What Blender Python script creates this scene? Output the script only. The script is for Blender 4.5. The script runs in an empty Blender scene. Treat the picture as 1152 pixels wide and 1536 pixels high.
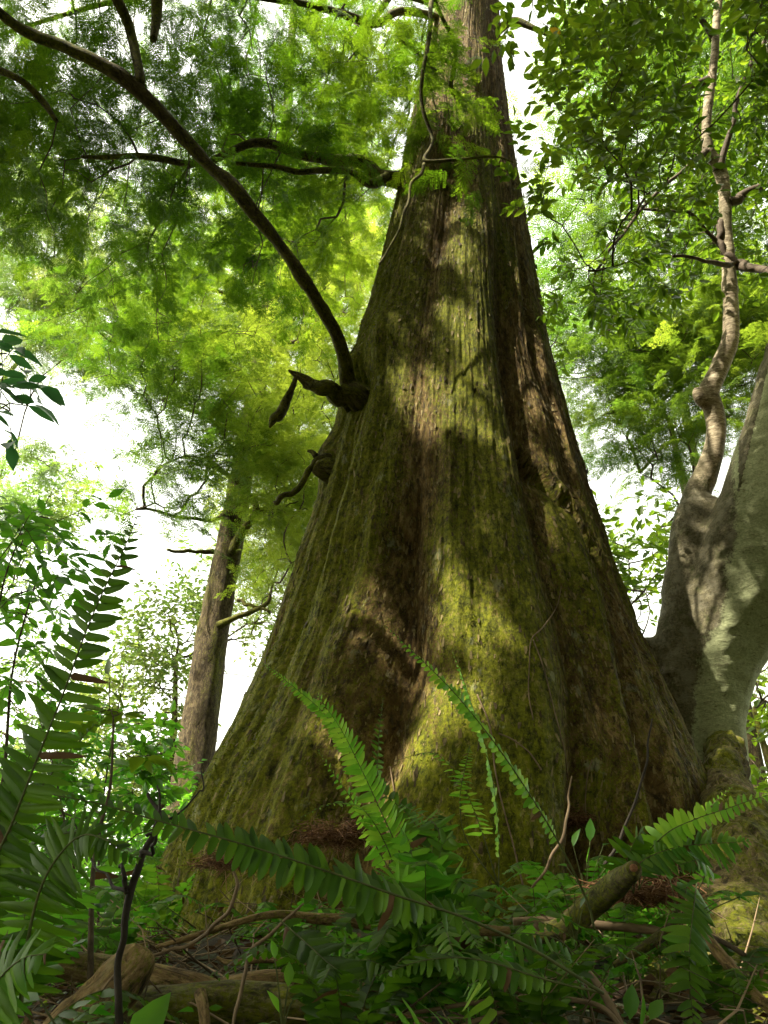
import bpy, math, random
import numpy as np
from mathutils import Vector, Matrix

R = math.radians
rs = np.random.RandomState(11)
random.seed(5)
sc = bpy.context.scene
COL = sc.collection

# ------------------------------------------------------------------ camera, sky, sun, exposure
PITCH = R(28.0)
F = 1278.0
CAM = np.array([0.0, 0.0, 1.0])
cd = bpy.data.cameras.new('camera')
cam = bpy.data.objects.new('camera', cd)
COL.objects.link(cam)
cam.location = CAM
cam.rotation_euler = (R(90) + PITCH, 0, 0)
cd.sensor_fit = 'VERTICAL'
cd.sensor_height = 24.0
cd.lens = F / 1536.0 * 24.0
cd.clip_start = 0.05
cd.clip_end = 3000
sc.camera = cam

SUN = np.array([-0.47, -0.30, 0.83]); SUN /= np.linalg.norm(SUN)
w = bpy.data.worlds.new('World')
sc.world = w
w.use_nodes = True
wn = w.node_tree
bg = wn.nodes['Background']
sky = wn.nodes.new('ShaderNodeTexSky')
sky.sky_type = 'NISHITA'
sky.sun_disc = False
sky.sun_elevation = math.asin(SUN[2])
sky.sun_rotation = math.atan2(SUN[0], SUN[1])
sky.air_density = 1.0
sky.dust_density = 4.0
sky.ozone_density = 1.0
hs = wn.nodes.new('ShaderNodeHueSaturation')     # hazy white sky
hs.inputs['Saturation'].default_value = 0.28
wn.links.new(sky.outputs[0], hs.inputs['Color'])
wb = wn.nodes.new('ShaderNodeMix')               # the photograph's warm daylight balance
wb.data_type = 'RGBA'
wb.blend_type = 'MULTIPLY'
wb.inputs[0].default_value = 1.0
wb.inputs[7].default_value = (1.0, 0.96, 0.77, 1)
wn.links.new(hs.outputs[0], wb.inputs[6])
wn.links.new(wb.outputs[2], bg.inputs[0])
bg.inputs[1].default_value = 0.15
ld = bpy.data.lights.new('sun', 'SUN')
ld.energy = 2.3
ld.angle = R(0.53)
ld.color = (1.0, 0.93, 0.76)
sun = bpy.data.objects.new('sun', ld)
COL.objects.link(sun)
sun.location = (0, 0, 40)
sun.rotation_euler = Vector(SUN).to_track_quat('Z', 'Y').to_euler()
sc.view_settings.view_transform = 'Standard'
sc.view_settings.look = 'None'
sc.view_settings.exposure = 2.8
sc.view_settings.gamma = 1.0
sc.view_settings.use_curve_mapping = False
sc.render.engine = 'CYCLES'
sc.cycles.max_bounces = 6
sc.cycles.diffuse_bounces = 3
sc.cycles.glossy_bounces = 2
sc.cycles.transmission_bounces = 5
sc.cycles.transparent_max_bounces = 6
sc.cycles.caustics_reflective = False
sc.cycles.caustics_refractive = False
sc.cycles.sample_clamp_indirect = 4.0

# ------------------------------------------------------------------ helpers: rays
CP, SP = math.cos(PITCH), math.sin(PITCH)


def ray(px, py):
    dx = (px - 576.0) / F
    up = (768.0 - py) / F
    return np.array([dx, CP - up * SP, SP + up * CP])


def at(px, py, Y):
    d = ray(px, py)
    return CAM + d * (Y / d[1])


def deep(px, py, dep):
    return CAM + ray(px, py) * dep


def depth_of(p):
    v = np.asarray(p) - CAM
    return v[1] * CP + v[2] * SP


def project(P):
    v = np.asarray(P) - CAM
    d = v[..., 1] * CP + v[..., 2] * SP
    u = -v[..., 1] * SP + v[..., 2] * CP
    return 576 + v[..., 0] / d * F, 768 - u / d * F, d


# ------------------------------------------------------------------ helpers: noise
def _h(ix, iy, iz, s):
    n = (ix * 374761393 + iy * 668265263 + iz * 2147483647 + s * 974634777) & 0x7fffffff
    n = ((n ^ (n >> 13)) * 1274126177) & 0x7fffffff
    n = (n ^ (n >> 16)) & 0xffffff
    return n / float(0xffffff)


def vnoise(p, s=0):
    p = np.asarray(p, float)
    i = np.floor(p).astype(np.int64)
    f = p - i
    f = f * f * (3 - 2 * f)
    o = 0
    for a in (0, 1):
        for b in (0, 1):
            for c in (0, 1):
                wgt = (f[:, 0] if a else 1 - f[:, 0]) * (f[:, 1] if b else 1 - f[:, 1]) * (f[:, 2] if c else 1 - f[:, 2])
                o = o + wgt * _h(i[:, 0] + a, i[:, 1] + b, i[:, 2] + c, s)
    return o * 2 - 1


def fbm(p, s=0, oct=4):
    o = 0
    a = 1.0
    t = 0
    p = np.asarray(p, float)
    for k in range(oct):
        o = o + a * vnoise(p * (2.03 ** k) + 17.3 * k, s + k)
        t += a
        a *= 0.5
    return o / t


def sstep(a, b, x):
    t = np.clip((x - a) / (b - a), 0, 1)
    return t * t * (3 - 2 * t)


# ------------------------------------------------------------------ helpers: mesh
class MB:
    def __init__(s):
        s.v = []; s.f = []; s.g = []; s.t = []; s.n = 0

    def add(s, v, f, grain=None, tint=0.5):
        v = np.asarray(v, float).reshape(-1, 3)
        for a in (f if isinstance(f, list) else [f]):
            s.f.append(np.asarray(a, np.int64) + s.n)
        s.v.append(v)
        s.g.append(v if grain is None else np.asarray(grain, float).reshape(-1, 3))
        s.t.append(np.full(len(v), tint) if np.isscalar(tint) else np.asarray(tint, float).ravel())
        s.n += len(v)

    def mesh(s, name, mat, smooth=True, off=(0, 0, 0)):
        me = bpy.data.meshes.new(name)
        v = np.concatenate(s.v) - np.asarray(off)
        me.vertices.add(len(v))
        me.vertices.foreach_set('co', v.ravel())
        li = np.concatenate([a.ravel() for a in s.f])
        lt = np.concatenate([np.full(len(a), a.shape[1]) for a in s.f])
        ls = np.concatenate([[0], np.cumsum(lt)[:-1]])
        me.loops.add(len(li))
        me.loops.foreach_set('vertex_index', li)
        me.polygons.add(len(lt))
        me.polygons.foreach_set('loop_start', ls)
        me.polygons.foreach_set('use_smooth', np.full(len(lt), smooth))
        me.update(calc_edges=True)
        a = me.attributes.new('grain', 'FLOAT_VECTOR', 'POINT')
        a.data.foreach_set('vector', np.concatenate(s.g).ravel())
        a = me.attributes.new('tint', 'FLOAT', 'POINT')
        a.data.foreach_set('value', np.concatenate(s.t))
        me.materials.append(mat)
        return me


def thing(name, label, cat, loc=(0, 0, 0), group=None):
    o = bpy.data.objects.new(name, None)
    COL.objects.link(o)
    o.location = [float(q) for q in loc]
    o.empty_display_size = 0.1
    o['label'] = label
    o['category'] = cat
    if group:
        o['group'] = group
    return o


def tag(o, label, cat, group=None):
    o['label'] = label
    o['category'] = cat
    if group:
        o['group'] = group
    return o


def wloc(o):
    l = np.array(o.location)
    while o.parent:
        o = o.parent
        l = l + np.array(o.location)
    return l


def build(mb, name, mat, parent=None, smooth=True, label=None, kind=None, loc=None):
    off = wloc(parent) if parent else (np.zeros(3) if loc is None else np.asarray(loc))
    me = mb.mesh(name, mat, smooth, off)
    o = bpy.data.objects.new(name, me)
    COL.objects.link(o)
    if parent:
        o.parent = parent
    elif loc is not None:
        o.location = [float(q) for q in loc]
    if label:
        o['label'] = label
    if kind:
        o['kind'] = kind
    return o


def catmull(P, n):
    P = np.asarray(P, float)
    if len(P) == 2:
        t = np.linspace(0, 1, n)[:, None]
        return P[0] * (1 - t) + P[1] * t
    Q = np.vstack([2 * P[0] - P[1], P, 2 * P[-1] - P[-2]])
    seg = np.linalg.norm(np.diff(P[:, :3], axis=0), axis=1) + 1e-9
    cum = np.concatenate([[0], np.cumsum(seg)])
    s = np.linspace(0, cum[-1], n)
    k = np.clip(np.searchsorted(cum, s, side='right') - 1, 0, len(P) - 2)
    t = ((s - cum[k]) / seg[k])[:, None]
    a, b, c, d = Q[k], Q[k + 1], Q[k + 2], Q[k + 3]
    return 0.5 * (2 * b + (c - a) * t + (2 * a - 5 * b + 4 * c - d) * t ** 2 + (3 * b - a - 3 * c + d) * t ** 3)


def frames(P):
    T = np.gradient(P, axis=0)
    T /= np.linalg.norm(T, axis=1)[:, None] + 1e-12
    N = np.zeros_like(T)
    ref = np.array([0, -1.0, 0.3]) if abs(T[0][1]) < 0.9 else np.array([1.0, 0, 0])
    n = ref - T[0] * ref.dot(T[0])
    n /= np.linalg.norm(n)
    for i in range(len(P)):
        n = n - T[i] * n.dot(T[i])
        n /= np.linalg.norm(n) + 1e-12
        N[i] = n
    return T, N, np.cross(T, N)


def tube(mb, P, rad, sides=8, rough=0.0, seed=0, tint=0.5, caps=True, nf=6.0, goff=0.0):
    """a limb along P with a radius at each point; bark grain follows it"""
    P = np.asarray(P, float)
    n = len(P)
    rad = np.asarray(rad, float)
    T, N, B = frames(P)
    a = np.linspace(0, 2 * np.pi, sides, endpoint=False)
    L = np.concatenate([[0], np.cumsum(np.linalg.norm(np.diff(P, axis=0), axis=1))]) + goff
    ca, sa = np.cos(a), np.sin(a)
    g = np.zeros((n, sides, 3))
    g[..., 0] = ca[None] * rad[:, None]
    g[..., 1] = sa[None] * rad[:, None]
    g[..., 2] = L[:, None]
    rr = np.repeat(rad[:, None], sides, 1)
    if rough > 0:
        q = g.reshape(-1, 3) * np.array([nf, nf, nf * 0.45]) + seed * 7.7
        rr = rr * (1 + rough * (fbm(q, seed, 3)).reshape(n, sides) * 1.6)
    V = P[:, None] + (ca[None, :, None] * N[:, None] + sa[None, :, None] * B[:, None]) * rr[..., None]
    i = np.arange(n - 1)[:, None] * sides
    j = np.arange(sides)[None]
    q = np.stack([i + j, i + (j + 1) % sides, i + sides + (j + 1) % sides, i + sides + j], -1).reshape(-1, 4)
    V = V.reshape(-1, 3)
    g = g.reshape(-1, 3)
    fs = [q]
    if caps:
        V = np.vstack([V, P[0], P[-1]])
        g = np.vstack([g, [0, 0, L[0]], [0, 0, L[-1]]])
        c0, c1 = n * sides, n * sides + 1
        j = np.arange(sides)
        fs.append(np.stack([np.full(sides, c0), (j + 1) % sides, j], -1))
        fs.append(np.stack([np.full(sides, c1), (n - 1) * sides + j, (n - 1) * sides + (j + 1) % sides], -1))
    mb.add(V, fs, g, tint)


def limb(mb, pts, n=40, sides=10, rough=0.12, seed=0, tint=0.5, wob=0.0, nf=6.0, rs_=1.0):
    """pts: (px, py, Y, radius in px) - measured in the photo, placed at world depth Y"""
    W = np.array([list(at(a, b, y)) + [rs_ * r * depth_of(at(a, b, y)) / F] for a, b, y, r in pts])
    C = catmull(W, n)
    P, rd = C[:, :3], np.maximum(C[:, 3], 0.0015)
    if wob:
        s = np.linspace(0, 7, n)[:, None]
        for k in range(3):
            P[:, k] += wob * vnoise(np.hstack([s, s * 0 + k * 9.1, s * 0 + seed * 3.3]), seed + k)
    tube(mb, P, rd, sides, rough, seed, tint, nf=nf)
    return P, rd


# ------------------------------------------------------------------ materials
def mat(name):
    m = bpy.data.materials.new(name)
    m.use_nodes = True
    nt = m.node_tree
    nt.nodes.clear()
    out = nt.nodes.new('ShaderNodeOutputMaterial')
    return m, nt, out


def N_(nt, t, **k):
    n = nt.nodes.new(t)
    for a, b in k.items():
        if a.startswith('i_'):
            n.inputs[a[2:].replace('_', ' ')].default_value = b
        else:
            setattr(n, a, b)
    return n


def noise(nt, vec, scale, detail=4, rough=0.55, mapping=(1, 1, 1), off=(0, 0, 0), dist=0.0):
    mp = nt.nodes.new('ShaderNodeMapping')
    mp.inputs['Scale'].default_value = mapping
    mp.inputs['Location'].default_value = off
    nt.links.new(vec, mp.inputs['Vector'])
    n = nt.nodes.new('ShaderNodeTexNoise')
    n.inputs['Scale'].default_value = scale
    n.inputs['Detail'].default_value = detail
    n.inputs['Roughness'].default_value = rough
    n.inputs['Distortion'].default_value = dist
    nt.links.new(mp.outputs[0], n.inputs['Vector'])
    return n.outputs['Fac']


def ramp(nt, fac, stops, interp='LINEAR'):
    r = nt.nodes.new('ShaderNodeValToRGB')
    r.color_ramp.interpolation = interp
    e = r.color_ramp.elements
    while len(e) < len(stops):
        e.new(0.5)
    for k, (p, c) in enumerate(stops):
        e[k].position = p
        e[k].color = (c, c, c, 1) if np.isscalar(c) else (*c, 1)
    nt.links.new(fac, r.inputs[0])
    return r.outputs[0]


def mixc(nt, fac, a, b, mode='MIX'):
    m = nt.nodes.new('ShaderNodeMix')
    m.data_type = 'RGBA'
    m.blend_type = mode
    m.clamp_factor = True
    for s, q in ((0, fac), (6, a), (7, b)):
        if isinstance(q, (int, float)):
            m.inputs[s].default_value = q
        elif isinstance(q, tuple):
            m.inputs[s].default_value = (*q, 1)
        else:
            nt.links.new(q, m.inputs[s])
    return m.outputs[2]


def math_(nt, op, a, b=0.0, clamp=False):
    m = nt.nodes.new('ShaderNodeMath')
    m.operation = op
    m.use_clamp = clamp
    for s, q in ((0, a), (1, b)):
        if isinstance(q, (int, float)):
            m.inputs[s].default_value = q
        else:
            nt.links.new(q, m.inputs[s])
    return m.outputs[0]


def bark_mat(name, dark, mid, light, moss=0.5, moss_col=(0.058, 0.074, 0.0015), moss_lt=(0.185, 0.195, 0.003), lichen=0.2,
             fibre=(9, 9, 3.2), scale=2.2, bump=0.8, bscale=0.022, hgt=None):
    m, nt, out = mat(name)
    g = N_(nt, 'ShaderNodeAttribute', attribute_name='grain').outputs['Vector']
    ob = N_(nt, 'ShaderNodeNewGeometry').outputs['Position']
    f1 = noise(nt, g, scale, 6, 0.65, fibre, dist=0.3)
    f2 = noise(nt, g, scale * 2.3, 5, 0.7, (fibre[0], fibre[1], fibre[2] * 1.6), (3, 7, 1), dist=0.4)
    fine = noise(nt, ob, 90, 5, 0.7)
    blot = noise(nt, g, 1.5, 4, 0.6, (1.6, 1.6, 0.6), (11, 2, 5))
    col = ramp(nt, f1, [(0.30, dark), (0.50, mid), (0.70, light)])
    col = mixc(nt, ramp(nt, blot, [(0.4, 0.0), (0.65, 0.75)]), col, mixc(nt, f2, dark, mid))
    mb_ = noise(nt, g, 2.1, 7, 0.68, (1.3, 1.3, 0.42), (4, 9, 2))
    mm = math_(nt, 'ADD', mb_, math_(nt, 'MULTIPLY', math_(nt, 'SUBTRACT', fine, 0.5), 0.7))
    mm = math_(nt, 'ADD', mm, math_(nt, 'MULTIPLY', math_(nt, 'SUBTRACT', f2, 0.5), 0.5))
    tn = N_(nt, 'ShaderNodeAttribute', attribute_name='tint').outputs['Fac']
    mm = math_(nt, 'ADD', mm, math_(nt, 'MULTIPLY', math_(nt, 'SUBTRACT', tn, 0.5), 0.5))
    th = 0.75 - 0.5 * moss
    mask = ramp(nt, mm, [(th - 0.06, 0.0), (th + 0.1, 1.0)])
    mcol = mixc(nt, ramp(nt, noise(nt, ob, 38, 4, 0.7), [(0.35, 0.0), (0.7, 1.0)]), moss_col, moss_lt)
    col = mixc(nt, math_(nt, 'MULTIPLY', mask, 0.9), col, mcol)
    if lichen > 0:
        ln = noise(nt, g, 9, 4, 0.7, (1.0, 1.0, 0.6), (20, 3, 8))
        lm = ramp(nt, ln, [(0.62, 0.0), (0.68, 1.0)])
        col = mixc(nt, math_(nt, 'MULTIPLY', lm, lichen), col, (0.30, 0.30, 0.20))
    fk = noise(nt, g, 5.0, 5, 0.75, (6, 6, 2.6), (31, 5, 3), dist=0.6)
    col = mixc(nt, math_(nt, 'MULTIPLY', ramp(nt, fk, [(0.56, 0.0), (0.66, 1.0)]), 0.55), col, light)
    pt = noise(nt, g, 4.0, 6, 0.8, (7, 7, 3.2), (3, 45, 9), dist=0.5)
    col = mixc(nt, 1.0, col, ramp(nt, pt, [(0.36, 0.25), (0.50, 1.0)]), 'MULTIPLY')
    sk = noise(nt, g, 30, 6, 0.8, (1.0, 1.0, 0.5), (8, 8, 8), dist=0.3)
    col = mixc(nt, math_(nt, 'MULTIPLY', ramp(nt, sk, [(0.57, 0.0), (0.64, 1.0)]), 0.6), col, mixc(nt, blot, light, moss_lt))
    col = mixc(nt, 1.0, col, ramp(nt, sk, [(0.38, 0.35), (0.47, 1.0)]), 'MULTIPLY')
    # deep cracks between the fibres
    cr = ramp(nt, f2, [(0.28, 0.6), (0.40, 1.0)])
    col = mixc(nt, 1.0, col, cr, 'MULTIPLY')
    b = nt.nodes.new('ShaderNodeBsdfPrincipled')
    nt.links.new(col, b.inputs['Base Color'])
    b.inputs['Roughness'].default_value = 0.9
    b.inputs['Specular IOR Level'].default_value = 0.2
    hsum = math_(nt, 'ADD', math_(nt, 'MULTIPLY', f1, 1.0), math_(nt, 'MULTIPLY', f2, 0.8))
    hsum = math_(nt, 'ADD', hsum, math_(nt, 'MULTIPLY', fine, 0.35))
    bp = N_(nt, 'ShaderNodeBump')
    bp.inputs['Strength'].default_value = bump
    bp.inputs['Distance'].default_value = bscale
    nt.links.new(hsum, bp.inputs['Height'])
    nt.links.new(bp.outputs[0], b.inputs['Normal'])
    nt.links.new(b.outputs[0], out.inputs[0])
    return m


def leaf_mat(name, cols, tcols, trans=0.5, rough=0.45, spec=0.35, rnd=False, veins=False):
    """leaf: reflects cols, lets light of tcols through; tint attribute (or the object) picks the shade"""
    m, nt, out = mat(name)
    if rnd:
        fac = N_(nt, 'ShaderNodeObjectInfo').outputs['Random']
    else:
        fac = N_(nt, 'ShaderNodeAttribute', attribute_name='tint').outputs['Fac']
    ob = N_(nt, 'ShaderNodeNewGeometry').outputs['Position']
    bl = noise(nt, ob, 25, 3, 0.6)
    fac = math_(nt, 'ADD', fac, math_(nt, 'MULTIPLY', math_(nt, 'SUBTRACT', bl, 0.5), 0.5), True)
    k = len(cols)
    c1 = ramp(nt, fac, [(i / (k - 1), cols[i]) for i in range(k)])
    c2 = ramp(nt, fac, [(i / (k - 1), tcols[i]) for i in range(k)])
    b = nt.nodes.new('ShaderNodeBsdfPrincipled')
    nt.links.new(c1, b.inputs['Base Color'])
    b.inputs['Roughness'].default_value = rough
    b.inputs['Specular IOR Level'].default_value = spec
    t = nt.nodes.new('ShaderNodeBsdfTranslucent')
    nt.links.new(c2, t.inputs[0])
    mx = nt.nodes.new('ShaderNodeMixShader')
    mx.inputs[0].default_value = trans
    nt.links.new(b.outputs[0], mx.inputs[1])
    nt.links.new(t.outputs[0], mx.inputs[2])
    nt.links.new(mx.outputs[0], out.inputs[0])
    return m


def plain(name, c1, c2, scale=20, rough=0.8, bump=0.3, mapping=(1, 1, 1)):
    m, nt, out = mat(name)
    g = N_(nt, 'ShaderNodeAttribute', attribute_name='grain').outputs['Vector']
    f = noise(nt, g, scale, 5, 0.65, mapping)
    tn = N_(nt, 'ShaderNodeAttribute', attribute_name='tint').outputs['Fac']
    f2 = math_(nt, 'ADD', f, math_(nt, 'MULTIPLY', math_(nt, 'SUBTRACT', tn, 0.5), 0.8), True)
    b = nt.nodes.new('ShaderNodeBsdfPrincipled')
    nt.links.new(ramp(nt, f2, [(0.3, c1), (0.7, c2)]), b.inputs['Base Color'])
    b.inputs['Roughness'].default_value = rough
    b.inputs['Specular IOR Level'].default_value = 0.25
    bp = N_(nt, 'ShaderNodeBump')
    bp.inputs['Strength'].default_value = bump
    bp.inputs['Distance'].default_value = 0.01
    nt.links.new(f, bp.inputs['Height'])
    nt.links.new(bp.outputs[0], b.inputs['Normal'])
    nt.links.new(b.outputs[0], out.inputs[0])
    return m


M = {}
M['giant_bark'] = bark_mat('giant_bark', (0.034, 0.019, 0.005), (0.115, 0.070, 0.020), (0.33, 0.235, 0.10), moss=0.66, lichen=0.45)
M['limb_bark'] = bark_mat('limb_bark', (0.025, 0.019, 0.009), (0.07, 0.055, 0.024), (0.15, 0.12, 0.06), moss=0.55, scale=6, bump=0.5, bscale=0.008, lichen=0.2)
M['second_bark'] = bark_mat('second_bark', (0.022, 0.016, 0.008), (0.07, 0.05, 0.026), (0.17, 0.13, 0.075), moss=0.36, scale=3.2, bump=0.8, bscale=0.03)
M['root_bark'] = bark_mat('root_bark', (0.04, 0.028, 0.013), (0.14, 0.10, 0.05), (0.32, 0.25, 0.14), moss=0.45, scale=3.0, fibre=(9, 9, 2.2), bump=0.6, bscale=0.012, lichen=0.3)
M['log_bark'] = bark_mat('log_bark', (0.055, 0.033, 0.014), (0.20, 0.13, 0.055), (0.38, 0.27, 0.13), moss=0.42, scale=9, fibre=(9, 9, 1.6), bump=0.7, bscale=0.006, lichen=0.2)
M['moss_log'] = bark_mat('moss_log', (0.05, 0.035, 0.02), (0.13, 0.10, 0.05), (0.24, 0.2, 0.11), moss=0.62, scale=7, fibre=(5, 5, 2), bump=0.7, bscale=0.008, lichen=0.2)
M['twig'] = plain('twig', (0.035, 0.024, 0.014), (0.11, 0.08, 0.05), 40)
M['dry_twig'] = plain('dry_twig', (0.055, 0.035, 0.018), (0.27, 0.19, 0.11), 30, mapping=(1, 1, 0.3))
M['dark_stem'] = plain('dark_stem', (0.012, 0.010, 0.006), (0.04, 0.03, 0.02), 30)
M['rachis'] = plain('rachis', (0.035, 0.05, 0.012), (0.10, 0.11, 0.03), 30)
M['needle_litter'] = plain('needle_litter', (0.09, 0.035, 0.014), (0.27, 0.14, 0.065), 60)
M['dead_leaf'] = leaf_mat('dead_leaf', [(0.03, 0.015, 0.007), (0.08, 0.045, 0.02), (0.20, 0.13, 0.06)],
                          [(0.08, 0.03, 0.01), (0.16, 0.08, 0.03), (0.2, 0.12, 0.05)], 0.15, 0.7, 0.2)
M['needles'] = leaf_mat('needles', [(0.018, 0.045, 0.005), (0.030, 0.075, 0.009), (0.06, 0.115, 0.012)],
                        [(0.065, 0.17, 0.007), (0.14, 0.28, 0.009), (0.30, 0.44, 0.018)], 0.5, 0.5, 0.2)
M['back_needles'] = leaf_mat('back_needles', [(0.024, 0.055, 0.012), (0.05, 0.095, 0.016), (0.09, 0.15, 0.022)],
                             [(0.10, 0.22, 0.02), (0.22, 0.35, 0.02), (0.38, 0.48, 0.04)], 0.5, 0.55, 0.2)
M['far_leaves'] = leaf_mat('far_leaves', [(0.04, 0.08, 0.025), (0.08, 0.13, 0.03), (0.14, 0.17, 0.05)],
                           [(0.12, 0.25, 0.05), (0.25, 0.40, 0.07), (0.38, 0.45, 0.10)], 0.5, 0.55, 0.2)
M['broad'] = leaf_mat('broad', [(0.022, 0.046, 0.004), (0.042, 0.076, 0.006), (0.075, 0.115, 0.010)],
                      [(0.085, 0.19, 0.008), (0.18, 0.32, 0.012), (0.32, 0.46, 0.02)], 0.42, 0.4, 0.35)
M['shrub'] = leaf_mat('shrub', [(0.025, 0.08, 0.012), (0.05, 0.13, 0.018), (0.09, 0.19, 0.025)],
                      [(0.08, 0.30, 0.015), (0.16, 0.45, 0.02), (0.28, 0.58, 0.03)], 0.48, 0.35, 0.45)
M['teal_leaf'] = leaf_mat('teal_leaf', [(0.02, 0.07, 0.03), (0.035, 0.10, 0.04), (0.05, 0.13, 0.05)],
                          [(0.05, 0.20, 0.05), (0.08, 0.28, 0.06), (0.12, 0.34, 0.07)], 0.4, 0.4, 0.4)
M['yellow_leaf'] = leaf_mat('yellow_leaf', [(0.35, 0.22, 0.02), (0.4, 0.26, 0.03)], [(0.5, 0.33, 0.02), (0.5, 0.33, 0.02)], 0.5)
M['fern_shaded'] = leaf_mat('fern_shaded', [(0.020, 0.050, 0.003), (0.040, 0.088, 0.005), (0.068, 0.130, 0.008)],
                          [(0.05, 0.14, 0.004), (0.09, 0.22, 0.006), (0.14, 0.30, 0.01)], 0.40, 0.5, 0.25, rnd=True)  # dark fern green, with the shade on these fronds put into the colour
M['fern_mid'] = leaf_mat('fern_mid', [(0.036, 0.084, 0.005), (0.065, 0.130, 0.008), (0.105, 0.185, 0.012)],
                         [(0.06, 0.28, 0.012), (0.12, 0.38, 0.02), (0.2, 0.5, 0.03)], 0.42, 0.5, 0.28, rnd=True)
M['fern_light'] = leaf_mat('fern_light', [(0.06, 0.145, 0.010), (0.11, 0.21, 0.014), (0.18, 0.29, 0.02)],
                           [(0.14, 0.42, 0.02), (0.24, 0.55, 0.03), (0.40, 0.66, 0.05)], 0.42, 0.5, 0.25, rnd=True)  # fresh light green, with sunlight on the fronds put into the colour


def smooth_bark():
    m, nt, out = mat('pale_bark')
    g = N_(nt, 'ShaderNodeAttribute', attribute_name='grain').outputs['Vector']
    ob = N_(nt, 'ShaderNodeNewGeometry').outputs['Position']
    tn = N_(nt, 'ShaderNodeAttribute', attribute_name='tint').outputs['Fac']
    big = noise(nt, ob, 3.0, 5, 0.65, (1, 1, 0.6))
    ring = noise(nt, ob, 12, 6, 0.75, (1.3, 1.3, 4.2), dist=0.8)
    fine = noise(nt, ob, 60, 5, 0.7)
    pale = ramp(nt, fine, [(0.3, (0.22, 0.245, 0.115)), (0.7, (0.44, 0.46, 0.26))])
    pale = mixc(nt, ramp(nt, ring, [(0.57, 0.0), (0.64, 0.75)]), pale, (0.11, 0.09, 0.045))
    darkc = ramp(nt, fine, [(0.3, (0.04, 0.034, 0.018)), (0.7, (0.19, 0.165, 0.09))])
    md = noise(nt, ob, 7, 6, 0.75)
    darkc = mixc(nt, ramp(nt, md, [(0.50, 0.0), (0.60, 0.7)]), darkc, (0.20, 0.18, 0.12))
    darkc = mixc(nt, ramp(nt, md, [(0.36, 0.7), (0.46, 0.0)]), darkc, (0.05, 0.06, 0.01))
    # tint < 0.5 : old dark bark with moss, > 0.5 : bare smooth bark
    fac = math_(nt, 'ADD', tn, math_(nt, 'MULTIPLY', math_(nt, 'SUBTRACT', big, 0.5), 0.9))
    fac = math_(nt, 'ADD', fac, math_(nt, 'MULTIPLY', math_(nt, 'SUBTRACT', fine, 0.5), 0.35))
    fac = math_(nt, 'ADD', fac, math_(nt, 'MULTIPLY', math_(nt, 'SUBTRACT', ring, 0.5), 0.4))
    mk = ramp(nt, fac, [(0.44, 0.0), (0.56, 1.0)])
    col = mixc(nt, mk, darkc, pale)
    tan = ramp(nt, ring, [(0.36, (0.07, 0.05, 0.03)), (0.5, (0.24, 0.19, 0.115)), (0.66, (0.46, 0.40, 0.28))])
    tan = mixc(nt, ramp(nt, big, [(0.5, 0.0), (0.62, 0.7)]), tan, (0.10, 0.085, 0.04))
    sp_ = N_(nt, 'ShaderNodeSeparateXYZ')
    nt.links.new(g, sp_.inputs[0])
    tm = math_(nt, 'ADD', sp_.outputs[0], math_(nt, 'MULTIPLY', math_(nt, 'SUBTRACT', fine, 0.5), 0.9))
    tm = math_(nt, 'ADD', tm, math_(nt, 'MULTIPLY', math_(nt, 'SUBTRACT', big, 0.5), 0.8))
    col = mixc(nt, ramp(nt, tm, [(0.42, 0.0), (0.62, 1.0)]), col, tan)
    b = nt.nodes.new('ShaderNodeBsdfPrincipled')
    nt.links.new(col, b.inputs['Base Color'])
    b.inputs['Roughness'].default_value = 0.8
    b.inputs['Specular IOR Level'].default_value = 0.25
    h = math_(nt, 'ADD', ring, math_(nt, 'MULTIPLY', fine, 0.5))
    h = math_(nt, 'SUBTRACT', h, math_(nt, 'MULTIPLY', mk, 0.5))
    bp = N_(nt, 'ShaderNodeBump')
    bp.inputs['Strength'].default_value = 0.6
    bp.inputs['Distance'].default_value = 0.012
    nt.links.new(h, bp.inputs['Height'])
    nt.links.new(bp.outputs[0], b.inputs['Normal'])
    nt.links.new(b.outputs[0], out.inputs[0])
    return m


M['pale_bark'] = smooth_bark()


def soil():
    m, nt, out = mat('forest_soil')
    ob = N_(nt, 'ShaderNodeNewGeometry').outputs['Position']
    a = noise(nt, ob, 3, 6, 0.7)
    f = noise(nt, ob, 45, 6, 0.75)
    c = ramp(nt, f, [(0.3, (0.016, 0.011, 0.007)), (0.6, (0.06, 0.04, 0.02)), (0.75, (0.12, 0.085, 0.045))])
    c = mixc(nt, ramp(nt, a, [(0.45, 0.0), (0.62, 0.85)]), c, mixc(nt, f, (0.02, 0.045, 0.008), (0.06, 0.10, 0.02)))
    b = nt.nodes.new('ShaderNodeBsdfPrincipled')
    nt.links.new(c, b.inputs['Base Color'])
    b.inputs['Roughness'].default_value = 0.95
    bp = N_(nt, 'ShaderNodeBump')
    bp.inputs['Strength'].default_value = 0.9
    bp.inputs['Distance'].default_value = 0.03
    nt.links.new(f, bp.inputs['Height'])
    nt.links.new(bp.outputs[0], b.inputs['Normal'])
    nt.links.new(b.outputs[0], out.inputs[0])
    return m


M['soil'] = soil()


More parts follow.
